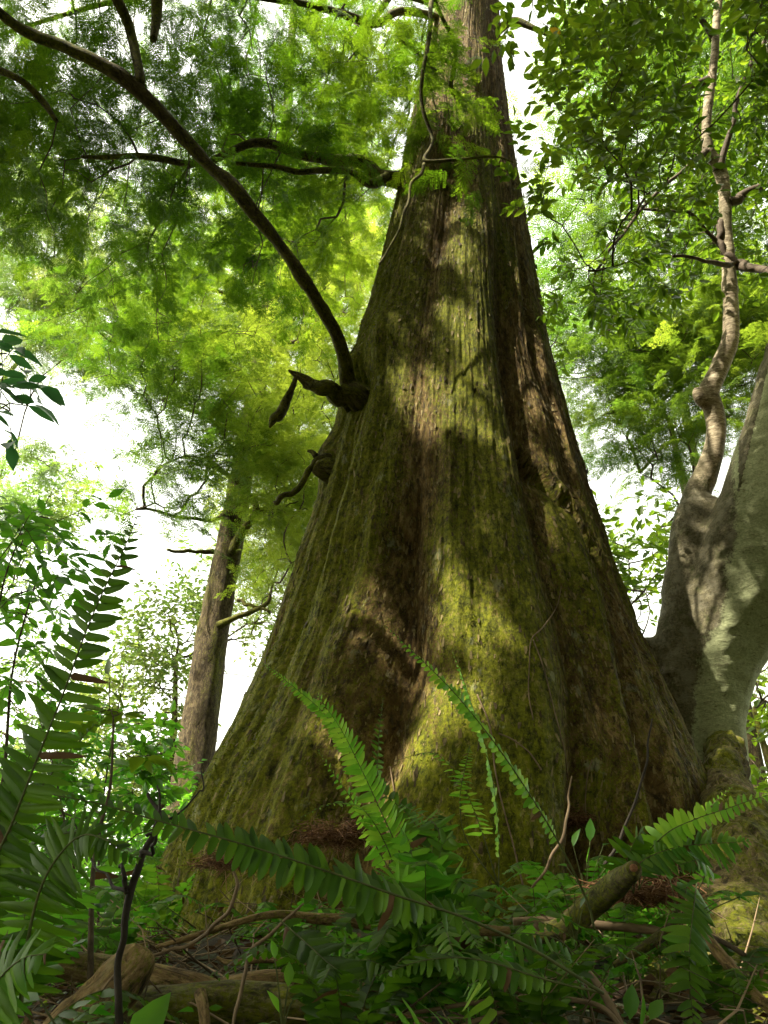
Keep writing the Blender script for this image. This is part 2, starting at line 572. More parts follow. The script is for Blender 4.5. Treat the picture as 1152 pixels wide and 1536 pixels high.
# ------------------------------------------------------------------ ground
def gz(x, y):
    x = np.asarray(x, float); y = np.asarray(y, float)
    near = 0.46 + 0.32 * sstep(0.4, 2.0, y)
    mound = 0.55 * np.exp(-(((x - 0.4) / 1.7) ** 2 + ((y - 4.6) / 1.6) ** 2))
    r = np.sqrt((x - 0.4) ** 2 + (y - 4.0) ** 2)
    fall = 0.55 * sstep(2.6, 7.5, r)
    p = np.stack([x.ravel() * 1.3, y.ravel() * 1.3, x.ravel() * 0 + 2.2], -1)
    n = fbm(p, 3, 4).reshape(x.shape) * 0.07
    p2 = p * 0.13
    big = fbm(p2, 9, 3).reshape(x.shape) * 0.6 * sstep(8, 30, r)
    return np.maximum(near + mound - fall, 0.25) + n + big


gb = MB()
gu = np.linspace(-1, 1, 260)
ax = np.sign(gu) * (np.abs(gu) * 6 + (np.abs(gu) ** 9) * 900)
X, Y = np.meshgrid(ax + 0.3, ax + 3.5)
Z = gz(X, Y)
n = len(ax)
i = np.arange(n - 1)[:, None] * n + np.arange(n - 1)[None]
q = np.stack([i, i + 1, i + n + 1, i + n], -1).reshape(-1, 4)
gb.add(np.stack([X, Y, Z], -1), q)
g = build(gb, 'ground', M['soil'])
g['kind'] = 'structure'

# ------------------------------------------------------------------ giant tree trunk
D0 = 5.0
rows = np.array([-700, -300, 0, 100, 200, 300, 400, 500, 600, 700, 800, 900, 1000, 1100, 1200, 1300, 1400, 1480, 1560.])
Lx = np.array([700, 676, 656, 634, 613, 593, 570, 544, 516, 489, 459, 424, 386, 338, 284, 232, 196, 168, 140.])
Rx = np.array([768, 756, 748, 752, 764, 781, 799, 817, 840, 869, 897, 932, 970, 1016, 1062, 1092, 1110, 1125, 1140.])


def row_z(r):
    up = (768.0 - r) / F
    return 1.0 + D0 * (SP + up * CP) / (CP - up * SP)


rz = row_z(rows)
wl = np.array([at(a, r, D0)[0] for a, r in zip(Lx, rows)])
wr = np.array([at(a, r, D0)[0] for a, r in zip(Rx, rows)])
cx_ = (wl + wr) / 2
# a cylinder seen from the camera shows a little wider than its radius
hw_ = (wr - wl) / 2
hw_ = D0 * np.sin(np.arctan(hw_ / D0))
o_ = np.argsort(rz)
rz, cx_, hw_ = rz[o_], cx_[o_], hw_[o_]
rz = np.concatenate([rz, [30.0]]); cx_ = np.concatenate([cx_, [cx_[-1] + 0.2]]); hw_ = np.concatenate([hw_, [0.10]])


def trunk_c(z):
    return np.interp(z, rz, cx_)


def trunk_r(z):
    return np.interp(z, rz, hw_)


# grooves: (phi at z: table), width deg, depth as fraction of radius near the foot
def _u(u):
    return math.degrees(math.asin(u))


GRO = [
    # z list, u list, width, depth
    ([0.8, 2.2, 3.0, 4.3, 5.6, 10], [-0.34, -0.27, -0.36, -0.33, -0.24, -0.15], 9.5, 0.28),
    ([0.8, 1.8, 2.9, 4.2, 5.2, 10], [0.44, 0.46, 0.44, 0.46, 0.50, 0.6], 8.5, 0.28),
    ([0.8, 1.8, 3.2, 5.0, 10], [0.74, 0.72, 0.73, 0.76, 0.8], 6.0, 0.15),
    ([0.8, 1.8, 3.2, 5.0, 10], [-0.80, -0.82, -0.80, -0.74, -0.7], 5.0, 0.10),
    ([0.8, 1.8, 3.2, 5.0, 10], [-0.94, -0.95, -0.95, -0.93, -0.9], 4.5, 0.13),
    ([0.8, 1.8, 3.2, 5.0, 10], [-0.60, -0.62, -0.58, -0.52, -0.5], 5.0, 0.05),
    ([0.8, 1.8, 3.2, 5.0, 10], [0.10, 0.13, 0.10, 0.06, 0.0], 7.0, 0.05),
    ([0.8, 1.8, 3.2, 5.0, 10], [0.60, 0.60, 0.58, 0.62, 0.7], 4.0, 0.07),
    ([0.8, 1.8, 3.2, 5.0, 10], [0.90, 0.90, 0.90, 0.90, 0.9], 5.0, 0.08),
    ([0.8, 1.8, 3.2, 5.0, 10], [-0.08, -0.09, -0.12, -0.10, -0.05], 4.0, 0.035),
]
zs = np.concatenate([np.linspace(0.55, 4.2, 440, endpoint=False), np.linspace(4.2, 10.5, 330, endpoint=False), np.linspace(10.5, 30, 60)])
ph = np.concatenate([np.linspace(-100, 100, 620, endpoint=False), np.linspace(100, 260, 90, endpoint=False)])  # 0 = towards camera
PH, ZZ = np.meshgrid(ph, zs)


def giant_radius(PH, ZZ):
    r0 = trunk_r(ZZ)
    # radius detail, fading with height
    fadez = np.interp(ZZ, [0.8, 2.0, 3.5, 5.5, 8, 12], [1.25, 1.0, 0.85, 0.68, 0.30, 0.12])
    d = np.zeros_like(PH)
    for zl, ul, wd, dp in GRO:
        c = np.interp(ZZ, zl, [_u(u) for u in ul])
        wob = 1.6 * np.sin(ZZ * 2.3 + dp * 90) + 0.8 * np.sin(ZZ * 5.1 + wd) + 1.2 * np.sin(ZZ * 1.1 + dp * 40)
        x = (PH - c - wob * 0.8) / wd
        d -= dp * np.exp(-np.abs(x) ** 1.6) * (0.8 + 0.3 * np.sin(ZZ * 1.7 + wd * 3))
    for c, wd, dp in ((115, 10, 0.2), (150, 12, 0.25), (185, 9, 0.2), (222, 11, 0.25), (245, 7, .12)):
        x = (PH - c - 3 * np.sin(ZZ * 2)) / wd
        d -= dp * np.exp(-x * x)
    d *= fadez
    a = np.radians(PH)
    q = np.stack([np.sin(a).ravel() * 1.0, np.cos(a).ravel() * 1.0, ZZ.ravel()], -1)
    n1 = fbm(q * np.array([6, 6, 0.7]), 22, 3).reshape(PH.shape)
    n2 = fbm(q * np.array([13, 13, 1.5]) + 4, 23, 3).reshape(PH.shape)
    fis = 0.006 * np.exp(-(n1 / 0.10) ** 2) + 0.003 * np.exp(-(n2 / 0.08) ** 2)
    clod = np.clip(fbm(q * np.array([11, 11, 8.0]) + 2, 24, 4).reshape(PH.shape), -.1, 1) * 0.030
    med = fbm(q * np.array([7, 7, 0.7]), 21, 4).reshape(PH.shape) * 0.020 - fis + clod * .55
    fin = fbm(q * np.array([28, 28, 2.2]) + 5, 31, 4).reshape(PH.shape) * 0.011
    lump = fbm(q * np.array([2.2, 2.2, 1.6]) + 9, 41, 3).reshape(PH.shape) * 0.02
    chips = fbm(q * np.array([30, 30, 9.0]) + 3, 51, 3).reshape(PH.shape)
    r = r0 * (1 + d + lump) + (med + fin * 1.2 + 0.006 * np.clip(chips, 0, 1)) * np.clip(r0 * 1.4, 0.3, 1.3)
    # swollen collar under the big limb, burls
    def burl(phc, zc, sp, sz, h):
        return h * np.exp(-((PH - phc) / sp) ** 2 - ((ZZ - zc) / sz) ** 2)
    r += burl(-66, row_z(595) , 13, 0.22, 0.10)
    r += burl(-40, row_z(570), 11, 0.30, 0.09)
    r -= burl(-54, row_z(640), 6, 0.22, 0.06)
    r += burl(-80, row_z(700), 10, 0.16, 0.07)
    r += burl(16, row_z(150), 30, 0.35, 0.05)
    # scar ridge that curves down the right side
    zc = row_z(770) - 0.018 * (PH - 32) - 0.0006 * (PH - 32) ** 2
    sc_ = sstep(22, 28, PH) * (1 - sstep(44, 56, PH))
    zc = zc + 0.02 * np.sin(PH * .9)
    r += 0.035 * sc_ * np.exp(-((ZZ - zc - 0.05) / 0.06) ** 2) - 0.07 * sc_ * np.exp(-((ZZ - zc + 0.07) / 0.07) ** 2)
    return r, d


RR, DD = giant_radius(PH, ZZ)
a = np.radians(PH)
X = trunk_c(ZZ) + np.sin(a) * RR
Yy = D0 - np.cos(a) * RR
GR = np.stack([np.sin(a) * 1.1, -np.cos(a) * 1.1, ZZ], -1)
# moss keeps to the swells, bare bark to the flutes
tnt = 0.58 + 2.0 * np.clip(DD, -0.4, 0.0) + 0.32 * np.exp(-((PH - 4) / 16) ** 2) * np.interp(ZZ, [1, 3.5, 6], [1, 0.7, 0.2]) + 0.3 * np.exp(-((PH + 55) / 22) ** 2) \
    - np.interp(ZZ, [5, 7.5], [0, 0.32]) - 0.22 * sstep(28, 50, PH)
mb = MB()
nr, nc = PH.shape
i = np.arange(nr - 1)[:, None] * nc
j = np.arange(nc)[None]
q = np.stack([i + j, i + (j + 1) % nc, i + nc + (j + 1) % nc, i + nc + j], -1).reshape(-1, 4)
mb.add(np.stack([X, Yy, ZZ], -1), q, GR, tnt)
GIANT = thing('giant_cypress_tree', 'huge moss covered cypress with fluted flaring trunk filling the middle of the picture', 'tree',
              (trunk_c(1.0), D0, gz(0.4, 5.0)))
build(mb, 'trunk', M['giant_bark'], GIANT)


def trunk_dressing():
    """raised cushions of moss and loose strips of bark on the side of the trunk that shows"""
    rr = np.random.RandomState(808)
    G = np.stack([X, Yy, ZZ], -1)
    du = np.gradient(G, axis=1)
    dv = np.gradient(G, axis=0)
    Nn = np.cross(du, dv)
    Nn /= np.linalg.norm(Nn, axis=2)[..., None] + 1e-12
    ctr = G - np.stack([trunk_c(ZZ), ZZ * 0 + D0, ZZ], -1)
    Nn *= np.sign(np.sum(Nn * ctr, 2))[..., None]
    Vt = dv / (np.linalg.norm(dv, axis=2)[..., None] + 1e-12)
    area = np.linalg.norm(np.cross(du, dv), axis=2)
    area[:, (ph > 105)] = 0
    area[zs > 9.6] = 0
    area[zs < 0.85] = 0
    pr = (area / area.sum()).ravel()

    def pick(n):
        k = rr.choice(pr.size, n, p=pr)
        P = G.reshape(-1, 3)[k] + rr.normal(size=(n, 3)) * .004
        return P, Nn.reshape(-1, 3)[k], Vt.reshape(-1, 3)[k], tnt.ravel()[k]
    P, Nm, V, t = pick(150000)
    dens = fbm(P * np.array([2.6, 2.6, 1.6]), 55, 4) + fbm(P * 11, 56, 2) * .6 + (t - .62) * 1.3
    ok = dens > 0.0
    P, Nm, V = P[ok][:90000], Nm[ok][:90000], V[ok][:90000]
    d = Nm * .8 + rr.normal(size=P.shape) * .55 + [0, 0, -.1]
    sz = rr.uniform(.005, .015, len(P)) * np.clip(.5 + dens[ok][:90000], .5, 1.3)
    b = MB()
    tri = (np.array([(0, -.32, 0), (0, .32, 0), (1, 0, 0.1)]), np.array([[0, 1, 2]]))
    scatter(b, [tri], P - Nm * .002, d, rr.normal(size=P.shape), sz, np.clip(.45 + rr.normal(size=len(P)) * .2, 0, 1), rr)
    build(b, 'moss', M['moss_tuft'], GIANT, smooth=False, kind='stuff')
    P, Nm, V, t = pick(16000)
    ok = (t + rr.normal(size=len(t)) * .2) < .62
    P, Nm, V = P[ok], Nm[ok], V[ok]
    b = MB()
    strip = (np.array([(0, -.1, 0), (0, .1, 0), (.5, .12, .03), (.5, -.09, .03), (1, .03, .10), (1, -.05, .10)]), np.array([[0, 1, 2, 3], [3, 2, 4, 5]]))
    strip2 = (strip[0] * [1, 1.8, 1.3], strip[1])
    scatter(b, [strip, strip2], P + Nm * .002, V * rr.choice([-1, 1], len(P))[:, None] + rr.normal(size=P.shape) * .10, Nm + rr.normal(size=P.shape) * .15, rr.uniform(.012, .048, len(P)), rr.uniform(.0, .9, len(P)), rr)
    build(b, 'bark_strips', M['bark_strip'], GIANT, smooth=False, kind='stuff')


M['moss_tuft'] = leaf_mat('moss_tuft', [(0.055, 0.078, 0.002), (0.125, 0.155, 0.003), (0.23, 0.25, 0.005)], [(0.05, 0.07, 0.002), (0.12, 0.15, 0.003), (0.2, 0.22, 0.005)], 0.25, 0.9, 0.1)
M['bark_strip'] = plain('bark_strip', (0.045, 0.032, 0.010), (0.20, 0.155, 0.060), 30)


def on_trunk(px, py, out=0.0):
    """first hit of the pixel's ray with the giant trunk"""
    d = ray(px, py)
    d = d / np.linalg.norm(d)
    t = np.linspace(1.5, 11, 1900)
    P = CAM + t[:, None] * d
    ang = np.degrees(np.arctan2(P[:, 0] - trunk_c(P[:, 2]), D0 - P[:, 1]))
    rr, _ = giant_radius(ang[None], P[:, 2][None])
    dist = np.hypot(P[:, 0] - trunk_c(P[:, 2]), D0 - P[:, 1])
    k = np.where(dist < rr[0])[0]
    if len(k) == 0:
        k = [np.argmin(dist - rr[0])]
    p = P[k[0]]
    return p - d * out


# ------------------------------------------------------------------ leaf templates
def tpl_spray(rr, L=0.22, nb=8, bl=0.09, nn=8, nl=0.017, nw=0.0095):
    """feathery cypress spray: branchlets in one plane, narrow needles in two rows on each"""
    V = []; Fc = []
    for k in range(nb * 2 + 1):
        t = (k / (nb * 2)) * 0.92 + 0.08
        side = 1 if k % 2 else -1
        o = np.array([L * t, 0, -0.02 * t * t])
        if k == nb * 2:
            ang = 0
        else:
            ang = side * R(rr.uniform(38, 62))
        ln = bl * (1 - 0.45 * t) * rr.uniform(0.75, 1.15)
        d = np.array([math.cos(ang), math.sin(ang), rr.uniform(-0.35, 0.1)])
        d /= np.linalg.norm(d)
        s = np.cross(d, [0, 0, 1.0]); s /= np.linalg.norm(s)
        up = np.cross(s, d)
        for h in range(nn):
            u = (h + 0.5) / nn
            for sd in (-1, 1):
                b = o + d * ln * u + np.array([0, 0, -0.25 * ln * u * u])
                w = (s * sd * 0.86 + d * 0.5) * nl * (1.15 - 0.6 * u) * rr.uniform(0.8, 1.2) + up * rr.uniform(-0.4, 0.4) * nl
                V += [b - d * nw * 0.5, b + d * nw * 0.5 + w * 0.3, b + w]
                m_ = len(V)
                Fc.append([m_ - 3, m_ - 2, m_ - 1])
    return np.array(V), np.array(Fc)


def tpl_leaf(L=1.0, W=0.42, fold=0.12, curl=0.12, pos=0.42):
    """ovate leaf along +x, folded on its midrib, pointed"""
    xs = [0.0, 0.22, 0.5, 0.78, 1.0]
    ws = [0.0, 0.72, 1.0, 0.55, 0.0]
    V = []
    for x, w_ in zip(xs, ws):
        z = -curl * x * x
        V += [(x * L, -w_ * W / 2, z + fold * w_ * W), (x * L, 0, z), (x * L, w_ * W / 2, z + fold * w_ * W)]
    V = np.array(V)
    Fc = []
    for k in range(4):
        a_ = k * 3
        if k == 0:
            Fc += [[1, 4, 3], [1, 5, 4]]
        elif k == 3:
            Fc += [[a_, a_ + 1, 13], [a_ + 1, a_ + 2, 13]]
        else:
            Fc += [[a_, a_ + 1, a_ + 4], [a_, a_ + 4, a_ + 3], [a_ + 1, a_ + 2, a_ + 5], [a_ + 1, a_ + 5, a_ + 4]]
    use = np.unique(Fc)
    mp = {int(o): k for k, o in enumerate(use)}
    return V[use], np.array([[mp[int(x)] for x in f] for f in Fc])


def tpl_simple(L=1.0, W=0.5, fold=0.15):
    V = np.array([(0, 0, 0), (0.35, -W / 2, fold * W), (0.75, -W * 0.36, 0.0), (1, 0, -0.08), (0.75, W * 0.36, 0.0), (0.35, W / 2, fold * W)])
    V[:, 0] *= L
    Fc = np.array([[0, 1, 2], [0, 2, 3], [0, 3, 4], [0, 4, 5]])
    return V, Fc


def scatter(mb, tpls, P, X, Zv, S, tint, rr, gr=None):
    """put template copies at P; X = direction of growth, Zv = leaf normal, S = scale"""
    P = np.asarray(P); X = np.asarray(X, float); Zv = np.asarray(Zv, float)
    X = X / (np.linalg.norm(X, axis=1)[:, None] + 1e-9)
    Yv = np.cross(Zv, X)
    Yv /= np.linalg.norm(Yv, axis=1)[:, None] + 1e-9
    Zv = np.cross(X, Yv)
    ch = rr.randint(0, len(tpls), len(P))
    for k, (V, Fc) in enumerate(tpls):
        m_ = np.where(ch == k)[0]
        if len(m_) == 0:
            continue
        Mx = np.stack([X[m_], Yv[m_], Zv[m_]], -1) * np.asarray(S)[m_][:, None, None]
        W = np.einsum('nij,vj->nvi', Mx, V) + P[m_][:, None]
        ff = Fc[None] + (np.arange(len(m_)) * len(V))[:, None, None]
        t = np.repeat(np.asarray(tint)[m_], len(V)) + rr.uniform(-0.06, 0.06, len(m_) * len(V))
        mb.add(W.reshape(-1, 3), ff.reshape(-1, Fc.shape[1]), None, t)


trunk_dressing()


def sample(ells, n, rr, gaps=(), hole=0.0, hscale=1.2, seed=0):
    """points in ellipsoids: (px, py, rx, ry, weight, depth0, depth1), thinned by gaps and noise holes"""
    wts = np.array([e[2] * e[3] * e[4] for e in ells], float)
    wts /= wts.sum()
    out = []
    cnt = 0
    while sum(len(o) for o in out) < n and cnt < 40:
        cnt += 1
        k = rr.choice(len(ells), n * 2, p=wts)
        e = np.array(ells, float)[k]
        rad = np.sqrt(rr.uniform(0, 1, n * 2)) ** 0.9
        th = rr.uniform(0, 2 * np.pi, n * 2)
        px = e[:, 0] + e[:, 2] * rad * np.cos(th)
        py = e[:, 1] + e[:, 3] * rad * np.sin(th)
        dp = e[:, 5] + (e[:, 6] - e[:, 5]) * rr.uniform(0, 1, n * 2)
        P = CAM + np.stack([(px - 576) / F, CP - (768 - py) / F * SP, SP + (768 - py) / F * CP], -1) * dp[:, None]
        ok = np.ones(len(P), bool)
        for gx, gy, grx, gry, gs in gaps:
            dd = ((px - gx) / grx) ** 2 + ((py - gy) / gry) ** 2
            ok &= ~((dd < 1) & (rr.uniform(0, 1, len(P)) < gs))
        if hole > 0:
            nz = fbm(P * hscale, seed + 77, 2)
            ok &= nz > (-0.6 + hole)
        out.append(P[ok])
    return np.concatenate(out)[:n]


def world_sample(c, r, n, rr):
    v = rr.normal(size=(n, 3))
    v /= np.linalg.norm(v, axis=1)[:, None]
    v *= rr.uniform(0.2, 1, n)[:, None] ** 0.5
    return np.array(c) + v * np.array(r)


def clear_trunk(P, pad=0.15):
    d = np.hypot(P[:, 0] - trunk_c(P[:, 2]), P[:, 1] - D0)
    return P[d > trunk_r(P[:, 2]) + pad]


def grow(roots, att, rr, step=0.3, sag=0.06, r_tip=0.003, power=0.42, rmax=0.05):
    """connect every attractor to the nearest wood; returns nodes, parents, radii, direction at each attractor, its node"""
    pos = [np.asarray(p) for p in roots]
    par = [-1] * len(pos)
    tree = np.array(pos)
    d0 = np.array([np.min(np.sum((tree - a_) ** 2, 1)) for a_ in att])
    order = np.argsort(d0)
    cap = len(pos) + len(att) * 14
    buf = np.zeros((cap, 3)); buf[:len(pos)] = tree
    pl = np.zeros(cap)
    n = len(pos)
    end = np.zeros(len(att), int)
    for k in order:
        a_ = att[k]
        d2 = np.sum((buf[:n] - a_) ** 2, 1)
        j = int(np.argmin(np.sqrt(d2) + 0.45 * pl[:n]))
        L = math.sqrt(d2[j])
        m_ = max(2, min(14, int(round(L / step))))
        side = rr.normal(size=3) * 0.22 * L
        side2 = rr.normal(size=3) * 0.10 * L
        last = j
        for s in range(1, m_ + 1):
            t = s / m_
            p = buf[j] * (1 - t) + a_ * t + (side + np.array([0, 0, sag * L * 2])) * (t * (1 - t)) + side2 * math.sin(t * 6.28) * .5
            if n >= cap:
                break
            buf[n] = p
            pl[n] = pl[last] + L / m_
            par.append(last)
            last = n
            n += 1
        end[k] = last
    cnt = np.zeros(n)
    cnt[end] += 1
    for q_ in range(n - 1, -1, -1):
        if par[q_] >= 0:
            cnt[par[q_]] += cnt[q_]
    rad = np.minimum(r_tip * np.maximum(cnt, 1) ** power, rmax)
    return buf[:n], np.array(par), rad, end


def twigs(mb, pos, par, rad, nroot, sides=4, tint=0.5):
    k = np.arange(nroot, len(pos))
    A = pos[par[k]]; B = pos[k]
    ra = np.minimum(rad[par[k]], rad[k] * 1.5); rb = rad[k]
    T = B - A
    L = np.linalg.norm(T, axis=1)
    ok = L > 1e-5
    A, B, ra, rb, T, L = A[ok], B[ok], ra[ok], rb[ok], T[ok], L[ok]
    T = T / L[:, None]
    ref = np.where(np.abs(T[:, 2:3]) < 0.9, np.array([[0, 0, 1.0]]), np.array([[1.0, 0, 0]]))
    N = np.cross(T, ref); N /= np.linalg.norm(N, axis=1)[:, None]
    Bn = np.cross(T, N)
    an = np.linspace(0, 2 * np.pi, sides, endpoint=False)
    rg = np.cos(an)[None, :, None] * N[:, None] + np.sin(an)[None, :, None] * Bn[:, None]
    V = np.stack([A[:, None] + rg * ra[:, None, None], B[:, None] + rg * rb[:, None, None]], 1)
    m_ = len(A)
    base = (np.arange(m_) * 2 * sides)[:, None]
    j = np.arange(sides)[None]
    q = np.stack([base + j, base + (j + 1) % sides, base + sides + (j + 1) % sides, base + sides + j], -1).reshape(-1, 4)
    mb.add(V.reshape(-1, 3), q, None, tint)


rt = np.random.RandomState(3)
SPR = [tpl_spray(rt) for _ in range(6)]
SPR_FAR = [tpl_spray(rt, L=0.34, nb=6, bl=0.15, nn=5, nl=0.034, nw=0.020) for _ in range(5)]
LEAF = [tpl_leaf(1, 0.46, 0.14, 0.16), tpl_leaf(1, 0.40, 0.10, 0.05), tpl_leaf(1, 0.50, 0.2, 0.25)]
SIMP = [tpl_simple(1, 0.5), tpl_simple(1, 0.42, 0.25)]


def feather_tree(root, limbs_pts, att, rr, mat_leaf, mat_twig, tpl, per=4, scale=1.0, spread=0.22, r_tip=0.0025, rmax=0.03, tfun=None, step=0.16, power=0.42):
    pos, par, rad, end = grow(limbs_pts, att, rr, step=step, r_tip=r_tip, rmax=rmax, power=power)
    mb = MB()
    twigs(mb, pos, par, rad, len(limbs_pts))
    build(mb, 'twigs', mat_twig, root, kind='stuff')
    P0 = pos[end]
    dr = P0 - pos[np.maximum(par[end], 0)]
    dr /= np.linalg.norm(dr, axis=1)[:, None] + 1e-9
    P = np.repeat(P0, per, 0)
    d = np.repeat(dr, per, 0)
    P = P + rr.normal(size=P.shape) * spread * np.array([1, 1, 0.45]) - d * spread * 0.4
    X = d * 0.7 + rr.normal(size=P.shape) * np.array([0.8, 0.8, 0.25]) + np.array([0, 0, -0.18])
    Zv = np.array([0, 0, 1.0]) + rr.normal(size=P.shape) * 0.38
    clump = fbm(P * 0.9, 5, 2)
    t = 0.5 + clump * 0.55 + rr.normal(size=len(P)) * 0.10
    if tfun is not None:
        t = tfun(P, t)
    mb = MB()
    scatter(mb, tpl, P, X, Zv, rr.uniform(0.75, 1.25, len(P)) * scale, t, rr)
    build(mb, 'foliage', mat_leaf, root, kind='stuff', smooth=False)
    return pos


def leafy(root, limbs_pts, att, rr, mat_leaf, mat_twig, per=9, L=0.085, spread=0.16, single=300, r_tip=0.002, rmax=0.02, tpl=None, simple=None, down=0.15, power=0.42, step=0.14, leafname='leaf', tfun=None):
    """broad-leaved twigs; the leaves that show largest are objects, the rest one mesh"""
    pos, par, rad, end = grow(limbs_pts, att, rr, step=step, r_tip=r_tip, rmax=rmax, power=power)
    mb = MB()
    twigs(mb, pos, par, rad, len(limbs_pts))
    P0 = pos[end]
    dr = P0 - pos[np.maximum(par[end], 0)]
    dr /= np.linalg.norm(dr, axis=1)[:, None] + 1e-9
    # each twig end carries a short shoot with alternate leaves
    P = []; X = []
    for p, d in zip(P0, dr):
        nsh = max(1, per // 5)
        for s in range(nsh):
            v = d + rr.normal(size=3) * 0.6 * (1 if s else 0.3)
            v[2] -= 0.15
            v /= np.linalg.norm(v)
            ln = spread * rr.uniform(0.8, 1.5)
            sd = np.cross(v, [0, 0, 1.0]); sd /= np.linalg.norm(sd) + 1e-9
            tube(mb, np.array([p, p + v * ln * 0.5 + [0, 0, 0.01], p + v * ln]), [0.0016, 0.0013, 0.0008], 4, caps=False)
            m_ = per // nsh
            for h in range(m_):
                u = (h + 0.6) / m_
                q = p + v * ln * min(u, 1)
                x = v * (0.45 if h < m_ - 1 else 1.0) + sd * (1 if h % 2 else -1) * (0.9 if h < m_ - 1 else 0) + rr.normal(size=3) * 0.22
                x[2] -= down
                P.append(q); X.append(x)
    build(mb, 'twigs', mat_twig, root, kind='stuff')
    P = np.array(P); X = np.array(X)
    Zv = np.array([0, 0, 1.0]) + rr.normal(size=P.shape) * 0.42
    S = L * rr.uniform(0.65, 1.2, len(P))
    clump = fbm(P * 1.3, 6, 2)
    t = 0.5 + clump * 0.45 + rr.normal(size=len(P)) * 0.16
    if tfun is not None:
        t = tfun(P, t)
    px, py, dd = project(P + X * 0.0)
    vis = (px > 0) & (px < 1152) & (py > 0) & (py < 1536) & (dd > 0.3)
    size = np.where(vis, S / np.maximum(dd, 0.1), 0)
    order = np.argsort(-size)
    near = order[:single]
    near = near[size[near] * F > 7]
    rest = np.setdiff1d(np.arange(len(P)), near)
    mb = MB()
    if len(rest):
        scatter(mb, tpl or SIMP, P[rest], X[rest], Zv[rest], S[rest], t[rest], rr)
        build(mb, 'foliage', mat_leaf, root, kind='stuff', smooth=False)
    # shared leaf meshes in a few tints
    ms = []
    for k in range(9):
        b = MB()
        V, Fc = LEAF[k % 3]
        b.add(V, Fc, None, 0.1 + 0.1 * k)
        ms.append(b.mesh(leafname, mat_leaf, True))
    off = wloc(root)
    for k in near:
        x = Vector(X[k]).normalized()
        z = Vector(Zv[k])
        y = z.cross(x).normalized()
        z = x.cross(y)
        m_ = Matrix((x, y, z)).transposed().to_4x4()
        s = S[k]
        o = bpy.data.objects.new(leafname, ms[int(np.clip((t[k] - 0.1) * 10 + rr.uniform(-0.5, 0.5), 0, 8))])
        o.parent = root
        o.matrix_local = Matrix.Translation(Vector(P[k] - off)) @ m_ @ Matrix.Scale(s, 4)
        COL.objects.link(o)
    return pos


# ------------------------------------------------------------------ giant tree limbs
def part_limb(root, name, pts, mat, label=None, **k):
    mb = MB()
    P, rd = limb(mb, pts, **k)
    build(mb, name, mat, root, label=label)
    return P


def trunk_y(px, py):
    return on_trunk(px, py)[1]


yc = trunk_y(545, 590)
NODES = []
P = part_limb(GIANT, 'limb', [(560, 612, yc + .12, 34), (540, 598, yc, 30), (520, 570, yc - .05, 17), (505, 515, yc - .3, 12.5), (470, 440, yc - .75, 12.5), (425, 370, yc - 1.0, 12.5),
                       (360, 285, yc - 1.2, 14), (300, 225, yc - 1.3, 12), (205, 130, yc - 1.5, 14), (110, 75, yc - 1.6, 11), (25, 32, yc - 1.7, 10), (-60, -60, yc - 1.9, 9), (-160, -220, yc - 2.0, 7)],
            M['limb_bark'], n=160, sides=16, rough=0.24, seed=2, nf=20, wob=0.03, rs_=.78)
NODES.append(P[20:])
P = part_limb(GIANT, 'limb', [(205, 132, yc - 1.5, 11), (208, 85, yc - 1.55, 10), (195, 40, yc - 1.6, 9.5), (180, 5, yc - 1.7, 9), (150, -60, yc - 1.8, 8), (120, -200, yc - 1.9, 5)],
              M['limb_bark'], n=50, sides=12, rough=0.22, seed=3, nf=20, wob=0.02, rs_=.78)
NODES.append(P)
P = part_limb(GIANT, 'limb', [(230, 60, yc - 1.9, 5), (235, 20, yc - 1.9, 8), (238, -40, yc - 2.0, 8), (260, -160, yc - 2.1, 6)], M['limb_bark'], n=30, sides=10, seed=4, nf=14)
NODES.append(P)
P = part_limb(GIANT, 'limb', [(85, 182, yc - 1.3, 3), (62, 150, yc - 1.3, 5), (30, 120, yc - 1.4, 5), (-30, 95, yc - 1.4, 6), (-150, 60, yc - 1.5, 6)], M['limb_bark'], n=36, sides=10, seed=5, nf=14)
NODES.append(P)
y6 = trunk_y(615, 262) + .1
P = part_limb(GIANT, 'limb', [(625, 268, y6 + .3, 17), (600, 265, y6, 12), (570, 262, y6, 10), (540, 247, y6, 9), (505, 245, y6 - .1, 8), (450, 235, y6 - .3, 7), (400, 222, y6 - .5, 7), (340, 230, y6 - .6, 6),
                       (280, 240, y6 - .7, 5), (190, 240, y6 - .9, 4), (120, 232, y6 - 1.1, 3)], M['limb_bark'], n=90, sides=12, rough=0.22, seed=6, nf=14, wob=0.04)
NODES.append(P[8:])
P = part_limb(GIANT, 'limb', [(605, 258, y6 + .1, 8), (560, 270, y6 - .1, 7), (500, 258, y6 - .2, 5), (430, 256, y6 - .4, 4), (360, 252, y6 - .5, 3)], M['limb_bark'], n=50, sides=10, rough=0.2, seed=7, nf=14, wob=0.03)
NODES.append(P[8:])
part_limb(GIANT, 'broken_branch', [(560, 606, yc + .1, 30), (535, 596, yc - .02, 22), (505, 588, yc - .08, 14), (480, 582, yc - .12, 11), (455, 570, yc - .15, 7), (436, 554, yc - .17, 1.5)],
          M['limb_bark'], n=80, sides=16, rough=0.6, seed=8, nf=26, wob=0.02, rs_=.85)
part_limb(GIANT, 'broken_branch', [(443, 562, yc - .16, 4), (437, 582, yc - .13, 7), (424, 612, yc - .1, 9), (412, 630, yc - .1, 6), (404, 640, yc - .1, 2)], M['limb_bark'], n=40, sides=12, rough=0.6, seed=9, nf=30, wob=0.02, rs_=.8)
yl = trunk_y(495, 700)
